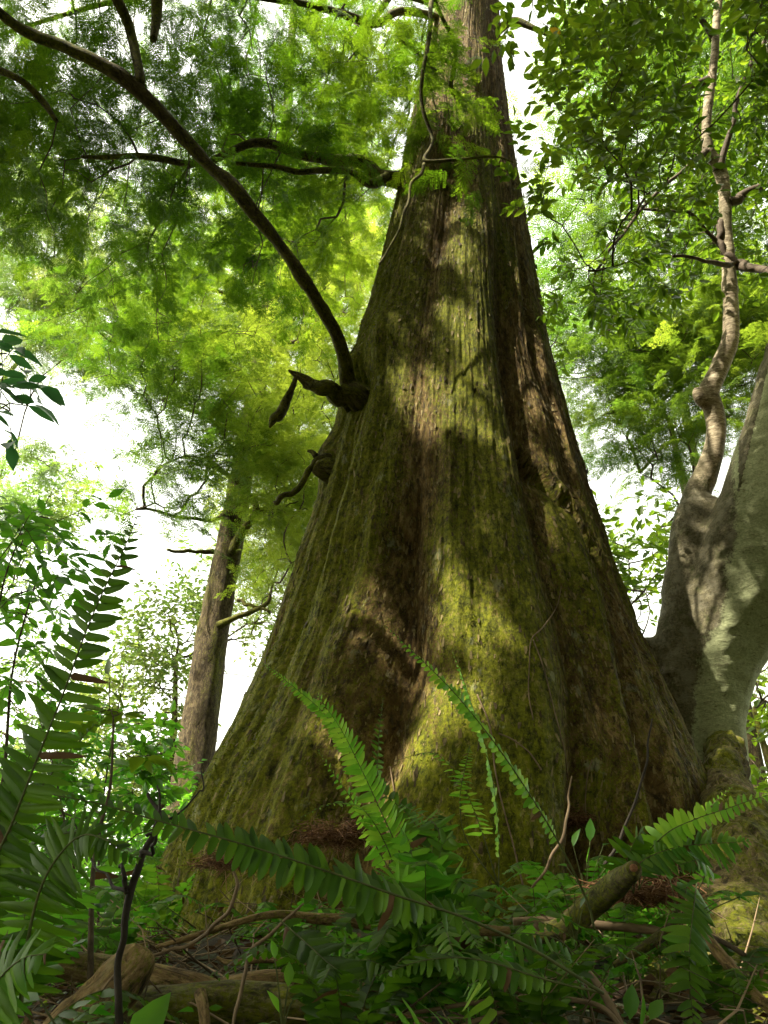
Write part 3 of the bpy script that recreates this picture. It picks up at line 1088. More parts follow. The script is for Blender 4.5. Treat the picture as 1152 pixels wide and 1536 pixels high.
part_limb(GIANT, 'broken_branch', [(520, 716, yl + .15, 26), (500, 708, yl, 22), (482, 704, yl - .05, 15), (472, 700, yl - .06, 10)], M['limb_bark'], n=24, sides=14, rough=0.3, seed=10, nf=18)
part_limb(GIANT, 'broken_branch', [(492, 690, yl, 8), (474, 684, yl - .05, 6.5), (462, 700, yl - .06, 6), (448, 728, yl - .08, 5.5), (430, 748, yl - .1, 5), (418, 757, yl - .1, 5), (410, 750, yl - .1, 2)],
          M['limb_bark'], n=60, sides=12, rough=0.6, seed=11, nf=30, wob=0.03, rs_=.85)
part_limb(GIANT, 'broken_branch', [(474, 684, yl - .05, 5), (468, 678, yl - .05, 3.5), (461, 676, yl - .05, 1.5)], M['limb_bark'], n=12, sides=8, seed=12)
# upper limbs near the top of the frame
yt = trunk_y(690, 130)
P = part_limb(GIANT, 'limb', [(702, 150, yt + .2, 7), (680, 138, yt - .05, 5), (676, 125, yt - .1, 4.5), (683, 90, yt - .25, 4), (678, 55, yt - .35, 4), (664, 28, yt - .45, 3), (640, -30, yt - .7, 3)],
              M['limb_bark'], n=40, sides=8, rough=0.15, seed=13, nf=20)
NODES.append(P[12:])
P = part_limb(GIANT, 'limb', [(735, 60, yt + .35, 10), (748, 46, yt + .35, 7), (770, 32, yt + .3, 6), (800, 42, yt + .25, 4), (838, 60, yt + .2, 2)], M['limb_bark'], n=30, sides=8, rough=0.2, seed=14, nf=16)
P = part_limb(GIANT, 'limb', [(690, 55, yt + .5, 8), (655, 24, yt + .2, 6), (600, 20, yt, 6), (565, 34, yt - .1, 6.5), (520, 22, yt - .2, 6), (450, 4, yt - .3, 5), (360, -10, yt - .5, 5), (250, -40, yt - .8, 4)],
              M['limb_bark'], n=60, sides=10, rough=0.2, seed=15, nf=16, wob=0.03)
NODES.append(P[10:])
P = part_limb(GIANT, 'limb', [(740, 130, yt + .3, 8), (700, 105, yt - .1, 4), (660, 88, yt - .3, 3.2), (640, 88, yt - .4, 2.6), (600, 60, yt - .7, 2)], M['limb_bark'], n=40, sides=8, rough=0.15, seed=16, nf=20)
NODES.append(P[12:])
# thin drooping bough that hangs in front of the upper trunk
yq = trunk_y(640, 240) - .55
P = part_limb(GIANT, 'limb', [(655, -60, yt - .5, 5), (640, 60, yt - .75, 3.5), (632, 150, yq - .1, 3), (650, 210, yq, 2.6), (640, 243, yq, 3), (690, 243, yq, 2.6), (745, 240, yq, 2), (775, 250, yq, 1.2)],
              M['limb_bark'], n=60, sides=6, rough=0.1, seed=17, wob=0.03)
NODES.append(P[12:])
P = part_limb(GIANT, 'limb', [(640, 243, yq, 3), (620, 275, yq - .05, 2.5), (605, 330, yq - .1, 2), (570, 400, yq - .1, 1.4)], M['limb_bark'], n=30, sides=6, seed=18, wob=0.02)
NODES.append(P)
# unseen boughs added for shade above the frame, over the camera and leftwards
for k, (dx, dy, dz, z0) in enumerate([(-3.4, -4.2, .6, 9.6), (-5.2, -1.0, .5, 9.2), (-5.8, 1.6, 1.2, 10.0), (0.6, -4.6, 1.2, 10.4), (2.4, -3.6, 1.4, 11.0), (-2.0, -4.6, 2.2, 11.4), (3.0, 1.5, 1.5, 11.0), (-1.6, 3.2, 1.5, 11.0), (-4.6, -3.2, 2.6, 12.2)]):
    c0 = np.array([trunk_c(z0), D0, z0])
    W = catmull(np.array([c0, c0 + np.array([dx, dy, dz * 1.8]) * 0.35, c0 + np.array([dx, dy, dz * 1.4]) * 0.7, c0 + np.array([dx, dy, dz])]), 40)
    mb = MB()
    tube(mb, W, np.linspace(0.09, 0.015, 40), 8, 0.15, 30 + k)
    build(mb, 'limb', M['limb_bark'], GIANT)
    NODES.append(W[8:])
NODES = np.concatenate(NODES)[::2]

GAPS = [(95, 620, 125, 65, .9), (185, 645, 85, 60, .75), (150, 860, 80, 65, .8), (60, 420, 60, 45, .5), (218, 210, 26, 22, .95), (215, 262, 30, 20, .9), (45, 420, 35, 30, .7), (120, 390, 40, 28, .6),
        (595, 195, 25, 55, .8), (385, 345, 20, 14, .8), (40, 330, 30, 18, .6), (560, 20, 20, 25, .6)]
ells = [
    (262, 90, 85, 80, .7, 6.5, 9.5), (180, 110, 260, 200, .62, 5.5, 9.0), (420, 90, 230, 170, 1.0, 6.0, 10.0), (90, 240, 210, 130, .75, 5.0, 8.5), (330, 300, 200, 130, .75, 6.5, 10.0),
    (430, 250, 170, 170, .8, 7.0, 10.5), (250, 440, 160, 90, .55, 7.0, 10.0), (480, 420, 90, 120, .7, 8.0, 11.0), (60, 60, 150, 120, .35, 4.8, 7.0), (560, 130, 80, 140, .9, 6.5, 9.5)]
att = sample(ells, 780, rs, GAPS, hole=0.3, hscale=0.9, seed=1)
att = clear_trunk(att, 0.1)
trunk_front = sample([(690, 215, 95, 110, 1.4, 6.3, 6.9), (640, 150, 60, 100, 1, 6.0, 6.8), (735, 320, 50, 30, .5, 6.0, 6.5), (620, 60, 60, 60, 1, 6.2, 7.2), (650, 330, 80, 60, .3, 5.4, 6.0)], 130, rs)
trunk_front = clear_trunk(trunk_front, 0.12)
over = np.concatenate([world_sample((-2.6, 1.4, 10.2), (2.6, 2.4, 1.7), 260, rs), world_sample((-0.6, 0.2, 11.2), (3.2, 2.0, 1.6), 190, rs), world_sample((-4.8, 3.2, 10.4), (1.8, 2.6, 1.6), 170, rs),
                       world_sample((1.5, 1.2, 11.5), (2.4, 2.0, 1.3), 110, rs)])  # unseen overhead crown, added to shade and dapple the trunk
# spots to be sunlit; openings are cut in the canopy along their sun rays
LIT = [(600, 575, .22), (690, 320, .17), (712, 395, .15), (680, 1190, .20), (480, 1040, .16), (665, 60, .6), (700, 160, .3), (690, 20, .4), (735, 650, .2), (640, 130, .4), (590, 330, .15),
       (520, 1130, .2), (690, 1010, .14), (812, 800, .14), (560, 900, .12), (700, 830, .16), (840, 650, .15), (1100, 1260, .25), (960, 1420, .2), (220, 1450, .16), (700, 120, .16), (940, 1190, .12), (770, 950, .12)]
lit_pts = [(on_trunk(a_, b_) if b_ < 1240 else at(a_, b_, 2.6), r_) for a_, b_, r_ in LIT]
lit_pts.append((at(520, 1160, 2.2), .14)); lit_pts.append((at(690, 1020, 2.4), .12)); lit_pts.append((at(1050, 1230, 2.3), .2)); lit_pts.append((at(900, 1280, 2.8), .2))
lit_pts.append((at(1100, 900, 4.6), .14)); lit_pts.append((at(1110, 1290, 3.6), .16)); lit_pts.append((at(1070, 640, 5.1), .3)); lit_pts.append((at(1095, 430, 5.0), .3)); lit_pts.append((at(990, 1460, 2.7), .2)); lit_pts.append((at(205, 1460, 2.0), .12)); lit_pts.append((at(90, 1445, 2.4), .12)); lit_pts.append((at(1080, 1100, 5.1), .3)); lit_pts.append((at(1120, 930, 4.9), .25)); lit_pts.append((at(1130, 1420, 3.2), .2))


def sunlit(P, pad=0.10):  # drops foliage that would shade the chosen spots
    ok = np.ones(len(P), bool)
    for c, r_ in lit_pts:
        v = P - c
        t = v @ SUN
        dd = np.linalg.norm(v - t[:, None] * SUN, axis=1)
        ok &= ~((dd < r_ + pad) & (t > 0.5))
    return P[ok]


att_all = sunlit(np.concatenate([att, trunk_front, over]))


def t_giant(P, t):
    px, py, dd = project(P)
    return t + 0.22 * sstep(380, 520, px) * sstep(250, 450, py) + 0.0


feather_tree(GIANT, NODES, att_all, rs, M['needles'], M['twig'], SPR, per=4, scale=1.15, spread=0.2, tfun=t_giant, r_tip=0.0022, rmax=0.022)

# ------------------------------------------------------------------ second cypress, behind on the left
rB = np.random.RandomState(21)
YB = 11.0
T2 = thing('cypress_tree', 'slender brown trunk with yellow green feathery foliage, behind the giant on its left', 'tree', (at(290, 1200, YB)[0], YB, gz(at(290, 1200, YB)[0], YB)))
mb = MB()
P2, _ = limb(mb, [(270, 1440, YB, 50), (275, 1300, YB, 42), (285, 1200, YB, 37), (300, 1080, YB, 32), (318, 960, YB, 28), (340, 840, YB, 24), (358, 740, YB, 21), (375, 640, YB, 18), (392, 540, YB, 15), (405, 440, YB, 12),
                  (418, 320, YB, 10), (430, 180, YB, 8), (440, 20, YB, 6), (450, -100, YB, 4)], n=240, sides=28, rough=0.09, seed=22, nf=12, rs_=.86)
build(mb, 'trunk', M['second_bark'], T2)
nodes2 = [P2[110:]]
for k, pts in enumerate([
    [(345, 830, YB - .1, 9), (365, 800, YB - .2, 7), (384, 765, YB - .3, 6), (378, 745, YB - .35, 5), (345, 715, YB - .4, 4), (315, 690, YB - .5, 3), (312, 680, YB - .5, 2.5), (330, 672, YB - .6, 2)],
    [(384, 766, YB - .3, 5), (420, 766, YB - .2, 4), (462, 772, YB - .1, 3)],
    [(392, 560, YB - .1, 9), (398, 540, YB - .3, 6), (420, 518, YB - .5, 4), (440, 512, YB - .6, 3)],
    [(400, 660, YB - .2, 5), (420, 662, YB - .2, 5), (455, 660, YB, 4), (497, 658, YB + .2, 3)],
    [(395, 655, YB - .2, 4), (392, 600, YB - .3, 5), (400, 530, YB - .4, 5), (390, 510, YB - .5, 4), (370, 512, YB - .6, 3)],
    [(320, 940, YB - .1, 8), (345, 930, YB - .3, 5), (380, 914, YB - .4, 4), (402, 905, YB - .5, 3.5), (405, 890, YB - .5, 2.5)],
    [(355, 900, YB - .3, 3), (380, 910, YB - .4, 3), (405, 917, YB - .5, 2.5)],
    [(375, 640, YB, 9), (330, 625, YB - .4, 4), (290, 618, YB - .8, 3), (240, 600, YB - 1.2, 2)],
    [(350, 760, YB, 7), (320, 780, YB - .6, 3), (270, 775, YB - 1.1, 2.5), (210, 760, YB - 1.6, 2)],
    [(400, 480, YB, 8), (340, 440, YB - .6, 4), (260, 430, YB - 1.2, 3), (160, 440, YB - 1.8, 2)],
    [(318, 828, YB, 4), (290, 828, YB - .3, 3), (250, 826, YB - .6, 2)],
]):
    P = part_limb(T2, 'branch', pts, M['limb_bark'], n=30, sides=8, rough=0.15, seed=40 + k, wob=0.02, nf=12)
    nodes2.append(P)
nodes2 = np.concatenate(nodes2)[::2]
gaps2 = [(105, 625, 100, 55, .9), (180, 650, 60, 50, .7), (150, 900, 90, 90, .95), (60, 560, 50, 60, .9), (215, 215, 30, 30, 1), (230, 830, 50, 40, .6)]
att2 = sample([(430, 620, 90, 150, 1.5, 10.5, 13), (380, 760, 110, 110, 1.3, 10.0, 12.5), (330, 560, 130, 110, .9, 10.0, 13), (220, 500, 170, 80, .55, 9.5, 12), (300, 720, 130, 80, .8, 9.5, 12),
               (240, 770, 90, 45, .5, 9.5, 11), (480, 430, 80, 140, .9, 11, 13.5), (440, 810, 70, 60, .9, 11, 13), (110, 520, 120, 60, .35, 9.5, 12), (290, 620, 80, 90, .9, 9.5, 12), (270, 540, 120, 60, .8, 9.5, 12), (350, 400, 140, 100, .5, 11, 13)], 640, rB, gaps2, hole=0.3, hscale=0.8, seed=4)

q1, q2, q3 = project(att2)
t1, t2_, t3 = project(P2)
tx = np.interp(q2, t2_[::-1], t1[::-1])
att2 = att2[~((np.abs(q1 - tx) < 48) & (q2 > 700)) & ~((q2 > 790) & (q1 < tx))]


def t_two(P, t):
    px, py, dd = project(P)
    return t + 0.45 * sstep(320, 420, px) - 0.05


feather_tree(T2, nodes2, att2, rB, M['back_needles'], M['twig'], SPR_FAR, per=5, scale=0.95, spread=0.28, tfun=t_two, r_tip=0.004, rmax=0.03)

# ------------------------------------------------------------------ tree on the right: pale smooth trunk with a thin winding stem
rC = np.random.RandomState(31)
YR = 5.35
T3 = thing('smooth_barked_tree', 'pale smooth barked tree leaning out at the right edge with a winding stem', 'tree', (at(1085, 1240, YR)[0], YR, gz(at(1085, 1240, YR)[0], YR)))


def remeshed(mb, vox, disp, seed, tintf, name, mat, root):
    me = mb.mesh('raw', mat)
    o = bpy.data.objects.new('raw', me)
    COL.objects.link(o)
    md = o.modifiers.new('r', 'REMESH'); md.mode = 'VOXEL'; md.voxel_size = vox
    ms = o.modifiers.new('s', 'SMOOTH'); ms.iterations = 10; ms.factor = 0.6
    dg = bpy.context.evaluated_depsgraph_get()
    ev = o.evaluated_get(dg).to_mesh()
    nv = len(ev.vertices)
    co = np.zeros(nv * 3); ev.vertices.foreach_get('co', co); co = co.reshape(-1, 3)
    no = np.zeros(nv * 3); ev.vertices.foreach_get('normal', no); no = no.reshape(-1, 3)
    fs = [list(p.vertices) for p in ev.polygons]
    q4 = np.array([f for f in fs if len(f) == 4]); q3 = np.array([f for f in fs if len(f) == 3])
    co = co + no * disp(co)[:, None]
    b = MB()
    tt = tintf(co, no)
    tt, gr = tt if isinstance(tt, tuple) else (tt, co)
    b.add(co, [q4] + ([q3] if len(q3) else []), gr, tt)
    bpy.data.objects.remove(o)
    bpy.data.meshes.remove(me)
    return build(b, name, mat, root)


mb = MB()
mainP, _ = limb(mb, [(1092, 1420, YR - .15, 60), (1088, 1300, YR - .1, 50), (1085, 1220, YR, 42), (1078, 1130, YR, 42), (1070, 1050, YR, 50), (1085, 960, YR - .05, 66), (1125, 870, YR - .15, 82), (1170, 770, YR - .3, 88), (1195, 660, YR - .45, 80),
                     (1225, 540, YR - .6, 76), (1270, 400, YR - .8, 66), (1310, 200, YR - 1., 56), (1330, 0, YR - 1.1, 48), (1340, -200, YR - 1.2, 34), (1350, -420, YR - 1.3, 16), (1352, -520, YR - 1.35, 4)], n=130, sides=24, rough=0.05, seed=23)
limb(mb, [(1045, 1250, YR, 22), (1025, 1130, YR, 28), (1022, 1020, YR, 40), (1028, 930, YR, 40), (1040, 850, YR - .02, 37), (1046, 790, YR - .04, 36), (1055, 750, YR - .05, 27)], n=50, sides=20, rough=0.05, seed=24)
limb(mb, [(1030, 1010, YR, 30), (1000, 985, YR, 22), (968, 975, YR + .05, 20), (940, 985, YR + .1, 18)], n=20, sides=16, rough=0.05, seed=25)
stemP, _ = limb(mb, [(1040, 800, YR - .04, 30), (1042, 752, YR - .05, 24), (1062, 705, YR - .08, 20), (1074, 655, YR - .1, 17), (1070, 612, YR - .12, 18), (1062, 592, YR - .13, 19), (1078, 555, YR - .15, 17), (1094, 515, YR - .2, 15), (1097, 470, YR - .25, 14),
                     (1094, 410, YR - .3, 13), (1089, 350, YR - .35, 11.5), (1087, 290, YR - .4, 11.5), (1078, 250, YR - .45, 12), (1062, 225, YR - .5, 10), (1060, 180, YR - .55, 9), (1066, 130, YR - .6, 8.5), (1072, 80, YR - .65, 8), (1076, 20, YR - .7, 7.5), (1085, -60, YR - .8, 7), (1090, -160, YR - .9, 5)],
                n=140, sides=14, rough=0.04, seed=26, rs_=.88)
# web of wood between the fork and the leaning trunk
limb(mb, [(1060, 790, YR - .1, 30), (1085, 830, YR - .1, 48), (1075, 900, YR - .05, 60), (1060, 980, YR, 50)], n=24, sides=18, rough=0.04, seed=27)
limb(mb, [(1072, 610, YR - .12, 12), (1052, 600, YR - .16, 11), (1046, 588, YR - .18, 9), (1044, 582, YR - .18, 5)], n=10, sides=12, rough=0.1, seed=28)


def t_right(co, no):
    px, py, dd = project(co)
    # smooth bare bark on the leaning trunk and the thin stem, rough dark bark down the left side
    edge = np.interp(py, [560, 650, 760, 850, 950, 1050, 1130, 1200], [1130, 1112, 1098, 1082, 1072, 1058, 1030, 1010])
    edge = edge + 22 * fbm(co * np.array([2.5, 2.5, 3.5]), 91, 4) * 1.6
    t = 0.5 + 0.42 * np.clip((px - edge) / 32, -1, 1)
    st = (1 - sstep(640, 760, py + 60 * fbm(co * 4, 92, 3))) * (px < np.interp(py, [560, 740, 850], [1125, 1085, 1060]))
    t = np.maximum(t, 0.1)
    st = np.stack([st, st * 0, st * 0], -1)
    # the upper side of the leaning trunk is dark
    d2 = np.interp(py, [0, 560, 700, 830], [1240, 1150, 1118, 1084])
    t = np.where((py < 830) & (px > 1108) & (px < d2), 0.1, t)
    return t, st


remeshed(mb, 0.016, lambda c: (fbm(c * np.array([9, 9, 22]), 61, 4) * 0.014 + fbm(c * 3.5, 62, 3) * 0.022) * np.where((project(c)[1] < 740) & (project(c)[0] < 1112), .35, 1.0), 5, t_right, 'trunk', M['pale_bark'], T3)
nodesR = [stemP[60:]]
for k, pts in enumerate([
    [(1078, 255, YR - .45, 9), (1082, 235, YR - .5, 5), (1100, 180, YR - .6, 4), (1125, 110, YR - .7, 3.5), (1160, 40, YR - .8, 3)],
    [(1062, 120, YR - .6, 7), (1030, 128, YR - .6, 4.5), (980, 150, YR - .5, 4), (940, 165, YR - .4, 3.2), (915, 172, YR - .3, 2)],
    [(1096, 305, YR - .4, 7), (1125, 288, YR - .45, 5.5), (1165, 270, YR - .5, 4.5)],
    [(1088, 380, YR - .3, 5), (1060, 345, YR - .4, 3), (1020, 318, YR - .5, 2.6), (960, 312, YR - .5, 2)],
    [(1096, 395, YR - .3, 10), (1115, 398, YR - .35, 8), (1140, 405, YR - .5, 7), (1170, 418, YR - .6, 8)],
    [(1085, 330, YR - .38, 6), (1080, 370, YR - .35, 5), (1105, 396, YR - .35, 5)],
    [(1075, 60, YR - .65, 6), (1040, 20, YR - .8, 4), (960, -20, YR - .9, 4), (850, -40, YR - 1.0, 3)],
    [(1060, 225, YR - .5, 6), (1020, 260, YR - .7, 3), (950, 330, YR - .8, 2.6), (900, 400, YR - .9, 2), (880, 405, YR - .9, 1.6)],
    [(1085, -60, YR - .8, 5), (1020, -80, YR - 1.2, 4), (900, -110, YR - 1.6, 4), (800, -140, YR - 1.9, 3)],
    [(1100, 400, YR - .4, 5), (1060, 392, YR - .6, 3), (1010, 385, YR - .7, 2.4)],
]):
    P = part_limb(T3, 'branch', pts, M['twig'], n=30, sides=8, rough=0.12, seed=60 + k, wob=0.02, nf=14)
    nodesR.append(P)
# leaves hang down from branches overhead
cwr = []
for k in range(7):
    c0 = at(1250 + 40 * k, 120 - 60 * k, YR - 1)
    e = deep(760 + 70 * k, -260 - 30 * (k % 3), 5.2 + 0.25 * k)
    W = catmull(np.array([c0, (c0 + e) / 2 + [0, 0, 0.7], e]), 30)
    mb = MB(); tube(mb, W, np.linspace(0.05, 0.012, 30), 8, 0.12, 80 + k)
    build(mb, 'branch', M['twig'], T3)
    cwr.append(W[6:])
nodesR = np.concatenate(nodesR + cwr)[::2]
gR = [(800, 100, 36, 150, .75), (810, 240, 32, 70, .6), (860, 640, 60, 120, 1.0), (1010, 330, 22, 25, .6), (1040, 360, 25, 20, .7), (1010, 500, 30, 16, .8)]
attR = sample([(1090, 140, 90, 170, 1.0, 7.2, 9.5), (1110, 330, 70, 120, .9, 7.0, 9.0), (1010, 300, 80, 120, .7, 7.0, 9.0), (980, 120, 170, 160, 1.0, 5.0, 7.0), (1080, 250, 120, 160, .8, 4.8, 7.0), (930, 330, 120, 140, .9, 5.4, 7.4), (1000, 450, 120, 80, .55, 5.4, 7.2), (870, 470, 70, 80, .7, 5.8, 7.4), (1130, 60, 90, 120, .8, 4.6, 6.5),
               (800, 130, 40, 170, .55, 5.2, 6.4), (800, 290, 36, 90, .5, 5.4, 6.4), (860, 30, 110, 80, .7, 5.0, 6.4), (1130, 430, 60, 70, .4, 5, 6.5)], 660, rC, gR, hole=0.2, hscale=1.3, seed=8)
attR = clear_trunk(attR, 0.1)
overR = np.concatenate([world_sample((2.6, 2.6, 7.2), (1.8, 2.0, 1.0), 120, rC), world_sample((1.2, 0.8, 7.6), (1.8, 1.4, 0.9), 90, rC)])  # unseen foliage above the frame, added for overhead shade
sx, sy, sd = project(stemP)
ax_, ay_, ad_ = project(attR)
d2 = np.sqrt((ax_[:, None] - sx) ** 2 + (ay_[:, None] - sy) ** 2)
kk = d2.argmin(1)
attR = attR[~((d2.min(1) < 46) & (ad_ < sd[kk] + .35)) & ~((ax_ > 1010) & (ad_ < 5.6) & (ay_ > 60))]
attR = sunlit(np.concatenate([attR, overR]))
leafy(T3, nodesR, attR, rC, M['broad'], M['twig'], per=14, L=0.092, spread=0.20, single=300)
# one yellow leaf among the green
b = MB(); b.add(LEAF[0][0], LEAF[0][1])
yl_ = bpy.data.objects.new('leaf', b.mesh('leaf', M['yellow_leaf'])); COL.objects.link(yl_)
yl_.parent = T3
pl = deep(842, 50, 5.2)
yl_.matrix_local = Matrix.Translation(Vector(pl - wloc(T3))) @ Matrix.Rotation(R(200), 4, 'Z') @ Matrix.Rotation(R(40), 4, 'X') @ Matrix.Scale(0.09, 4)
yl_['label'] = 'yellowed leaf'

# gnarled root of that tree coming down towards the camera
rt_ = MB()
limb(rt_, [(1088, 1120, 5.1, 30), (1092, 1200, 4.6, 40), (1108, 1250, 4.1, 58), (1122, 1295, 3.75, 70), (1125, 1340, 3.5, 70), (1120, 1400, 3.25, 64), (1128, 1470, 2.95, 70), (1150, 1560, 2.65, 90), (1170, 1680, 2.4, 110)], n=90, sides=28, rough=0.06, seed=33)
limb(rt_, [(1090, 1330, 3.5, 30), (1040, 1400, 3.1, 34), (1000, 1450, 2.9, 42), (985, 1500, 2.75, 46), (1010, 1570, 2.6, 60), (1030, 1680, 2.4, 60)], n=60, sides=24, rough=0.06, seed=34)
limb(rt_, [(1110, 1370, 3.3, 40), (1080, 1440, 3.0, 36), (1075, 1500, 2.8, 40), (1090, 1580, 2.6, 50)], n=40, sides=20, rough=0.05, seed=35)
remeshed(rt_, 0.014, lambda c: fbm(c * np.array([7, 7, 10]), 71, 5) * 0.035 - 0.02 * np.exp(-(fbm(c * np.array([8, 5, 8]) + 3, 74, 3) / .07) ** 2) + fbm(c * np.array([30, 30, 14]), 72, 3) * 0.012, 5,
         lambda co, no: 0.42 + 0.25 * np.clip(no[:, 2], 0, 1) + 0.2 * fbm(co * 3, 73, 3), 'root', M['root_bark'], T3)


# ------------------------------------------------------------------ trees further back
def back_tree(label, base_px, Yb, r0, topz, ells, n, seed, mat, gaps=(), lean=0.0, per=4, scale=1.2, kind='feather', name='tree', trunk='second_bark', L=0.12, hole=0.3, group=None, tf=None, hs=0.7, low=0.25):
    rr = np.random.RandomState(seed)
    bx = at(base_px, 1400, Yb)[0]
    z0 = float(gz(bx, Yb)) - 0.1
    t = thing(name, label, 'tree', (bx, Yb, z0 + 0.1), group)
    H = topz
    W = catmull(np.array([[bx, Yb, z0], [bx + lean * 0.3, Yb, z0 + H * 0.35], [bx + lean * 0.7 + 0.1, Yb + 0.1, z0 + H * 0.7], [bx + lean, Yb, z0 + H]]), 60)
    mb = MB(); tube(mb, W, np.linspace(r0, r0 * 0.25, 60), 14, 0.1, seed)
    build(mb, 'trunk', M[trunk], t)
    att = sample(ells, n, rr, gaps, hole=hole, hscale=hs, seed=seed)
    roots = W[int(60 * low):]
    if kind == 'feather':
        feather_tree(t, roots, att, rr, M[mat], M['twig'], SPR_FAR, per=per, scale=scale, spread=0.35, r_tip=0.005, rmax=0.05, step=0.3, tfun=tf)
    else:
        leafy(t, roots, att, rr, M[mat], M['twig'], per=per, L=L, spread=0.35, single=0, r_tip=0.004, rmax=0.05, step=0.3, tfun=tf)
    return t


GL = [(105, 625, 110, 60, .9), (190, 650, 70, 50, .8), (150, 880, 80, 75, .9), (70, 720, 50, 30, .5)]
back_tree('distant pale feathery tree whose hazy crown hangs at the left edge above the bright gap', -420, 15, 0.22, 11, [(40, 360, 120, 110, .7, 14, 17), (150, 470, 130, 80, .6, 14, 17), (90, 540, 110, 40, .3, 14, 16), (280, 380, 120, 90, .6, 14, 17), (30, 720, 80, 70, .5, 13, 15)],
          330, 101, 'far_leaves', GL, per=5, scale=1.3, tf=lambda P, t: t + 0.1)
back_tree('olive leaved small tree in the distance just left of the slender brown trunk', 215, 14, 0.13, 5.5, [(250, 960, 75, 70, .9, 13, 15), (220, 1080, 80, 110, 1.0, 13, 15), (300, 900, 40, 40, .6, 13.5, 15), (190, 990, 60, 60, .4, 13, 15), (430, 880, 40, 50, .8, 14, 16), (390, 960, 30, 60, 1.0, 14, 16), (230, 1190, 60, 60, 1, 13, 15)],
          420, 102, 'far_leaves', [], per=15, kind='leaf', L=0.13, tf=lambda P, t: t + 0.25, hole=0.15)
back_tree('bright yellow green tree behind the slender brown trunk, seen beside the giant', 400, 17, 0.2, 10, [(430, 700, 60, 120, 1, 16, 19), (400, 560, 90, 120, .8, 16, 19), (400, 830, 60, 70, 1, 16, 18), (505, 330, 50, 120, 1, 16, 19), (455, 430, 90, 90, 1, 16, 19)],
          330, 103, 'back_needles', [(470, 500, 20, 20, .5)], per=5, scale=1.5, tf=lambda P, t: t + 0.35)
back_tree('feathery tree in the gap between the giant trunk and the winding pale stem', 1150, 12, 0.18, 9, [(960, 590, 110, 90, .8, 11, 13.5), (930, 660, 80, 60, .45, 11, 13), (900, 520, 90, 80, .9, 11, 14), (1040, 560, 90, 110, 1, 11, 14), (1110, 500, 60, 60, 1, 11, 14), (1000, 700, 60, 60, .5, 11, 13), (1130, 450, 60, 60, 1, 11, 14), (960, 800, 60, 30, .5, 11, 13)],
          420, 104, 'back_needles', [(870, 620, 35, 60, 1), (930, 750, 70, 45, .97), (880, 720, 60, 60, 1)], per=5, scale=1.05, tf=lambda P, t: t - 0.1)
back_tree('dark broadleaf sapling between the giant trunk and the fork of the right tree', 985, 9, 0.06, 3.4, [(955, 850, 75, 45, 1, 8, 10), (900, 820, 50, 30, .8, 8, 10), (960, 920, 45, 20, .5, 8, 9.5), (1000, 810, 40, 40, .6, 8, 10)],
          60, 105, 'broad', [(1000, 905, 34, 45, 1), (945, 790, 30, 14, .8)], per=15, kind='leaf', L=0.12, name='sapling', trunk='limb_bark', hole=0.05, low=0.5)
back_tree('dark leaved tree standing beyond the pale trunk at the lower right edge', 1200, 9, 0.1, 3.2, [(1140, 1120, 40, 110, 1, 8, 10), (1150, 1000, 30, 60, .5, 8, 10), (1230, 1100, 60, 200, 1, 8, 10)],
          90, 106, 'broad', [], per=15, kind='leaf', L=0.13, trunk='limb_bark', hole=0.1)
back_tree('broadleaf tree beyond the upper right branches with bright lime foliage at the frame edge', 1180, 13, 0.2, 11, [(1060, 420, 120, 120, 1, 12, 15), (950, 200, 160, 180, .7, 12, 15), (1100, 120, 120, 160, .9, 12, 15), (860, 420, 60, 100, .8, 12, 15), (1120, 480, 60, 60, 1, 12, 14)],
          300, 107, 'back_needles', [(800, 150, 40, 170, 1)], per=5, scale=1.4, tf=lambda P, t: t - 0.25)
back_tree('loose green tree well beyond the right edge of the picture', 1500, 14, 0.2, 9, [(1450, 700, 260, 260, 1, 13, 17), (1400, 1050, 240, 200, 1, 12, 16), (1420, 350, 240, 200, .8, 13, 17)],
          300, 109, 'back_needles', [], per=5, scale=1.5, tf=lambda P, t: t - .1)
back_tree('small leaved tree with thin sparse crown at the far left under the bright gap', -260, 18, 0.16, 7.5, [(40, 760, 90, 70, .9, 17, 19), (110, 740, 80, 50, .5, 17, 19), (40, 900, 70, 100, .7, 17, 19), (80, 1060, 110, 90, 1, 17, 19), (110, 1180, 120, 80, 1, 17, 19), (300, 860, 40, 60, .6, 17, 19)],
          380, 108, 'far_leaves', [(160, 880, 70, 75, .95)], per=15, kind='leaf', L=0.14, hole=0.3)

# ------------------------------------------------------------------ unseen trees added behind and beside the camera to block sky light
# crowns of the last five shade the trunk, cut open along sun rays
SHADE_TREES = [((-6.5, -2.0), 11, (3.2, 3.2, 4.5), 7.5), ((-2.5, -6.5), 12, (3.6, 3.0, 5.0), 7.5), ((2.8, -6.0), 12, (3.4, 3.0, 5.0), 7.0), ((6.8, -2.0), 11, (3.2, 3.4, 4.8), 7.0),
          ((7.4, 3.0), 12, (2.8, 3.2, 4.8), 7.5), ((-8.8, 3.5), 12, (2.4, 3.0, 4.5), 8.5), ((0.5, -9.5), 14, (5.0, 2.5, 5.5), 8.0), ((-9.0, -6.0), 13, (3.5, 3.5, 5.0), 8.0), ((8.8, -7.0), 13, (3.5, 3.5, 5.0), 8.0),
          ((0.5, -2.2), 15, (5.2, 4.2, 2.0), 14.0), ((-5.0, -3.5), 16, (4.6, 4.0, 1.8), 14.0), ((5.5, 0.8), 15, (3.6, 4.5, 2.0), 13.5),
          ((-7.2, 0.6), 14, (4.4, 2.6, 2.4), 13.0), ((-4.4, -0.8), 13, (3.4, 2.6, 2.0), 11.0)]
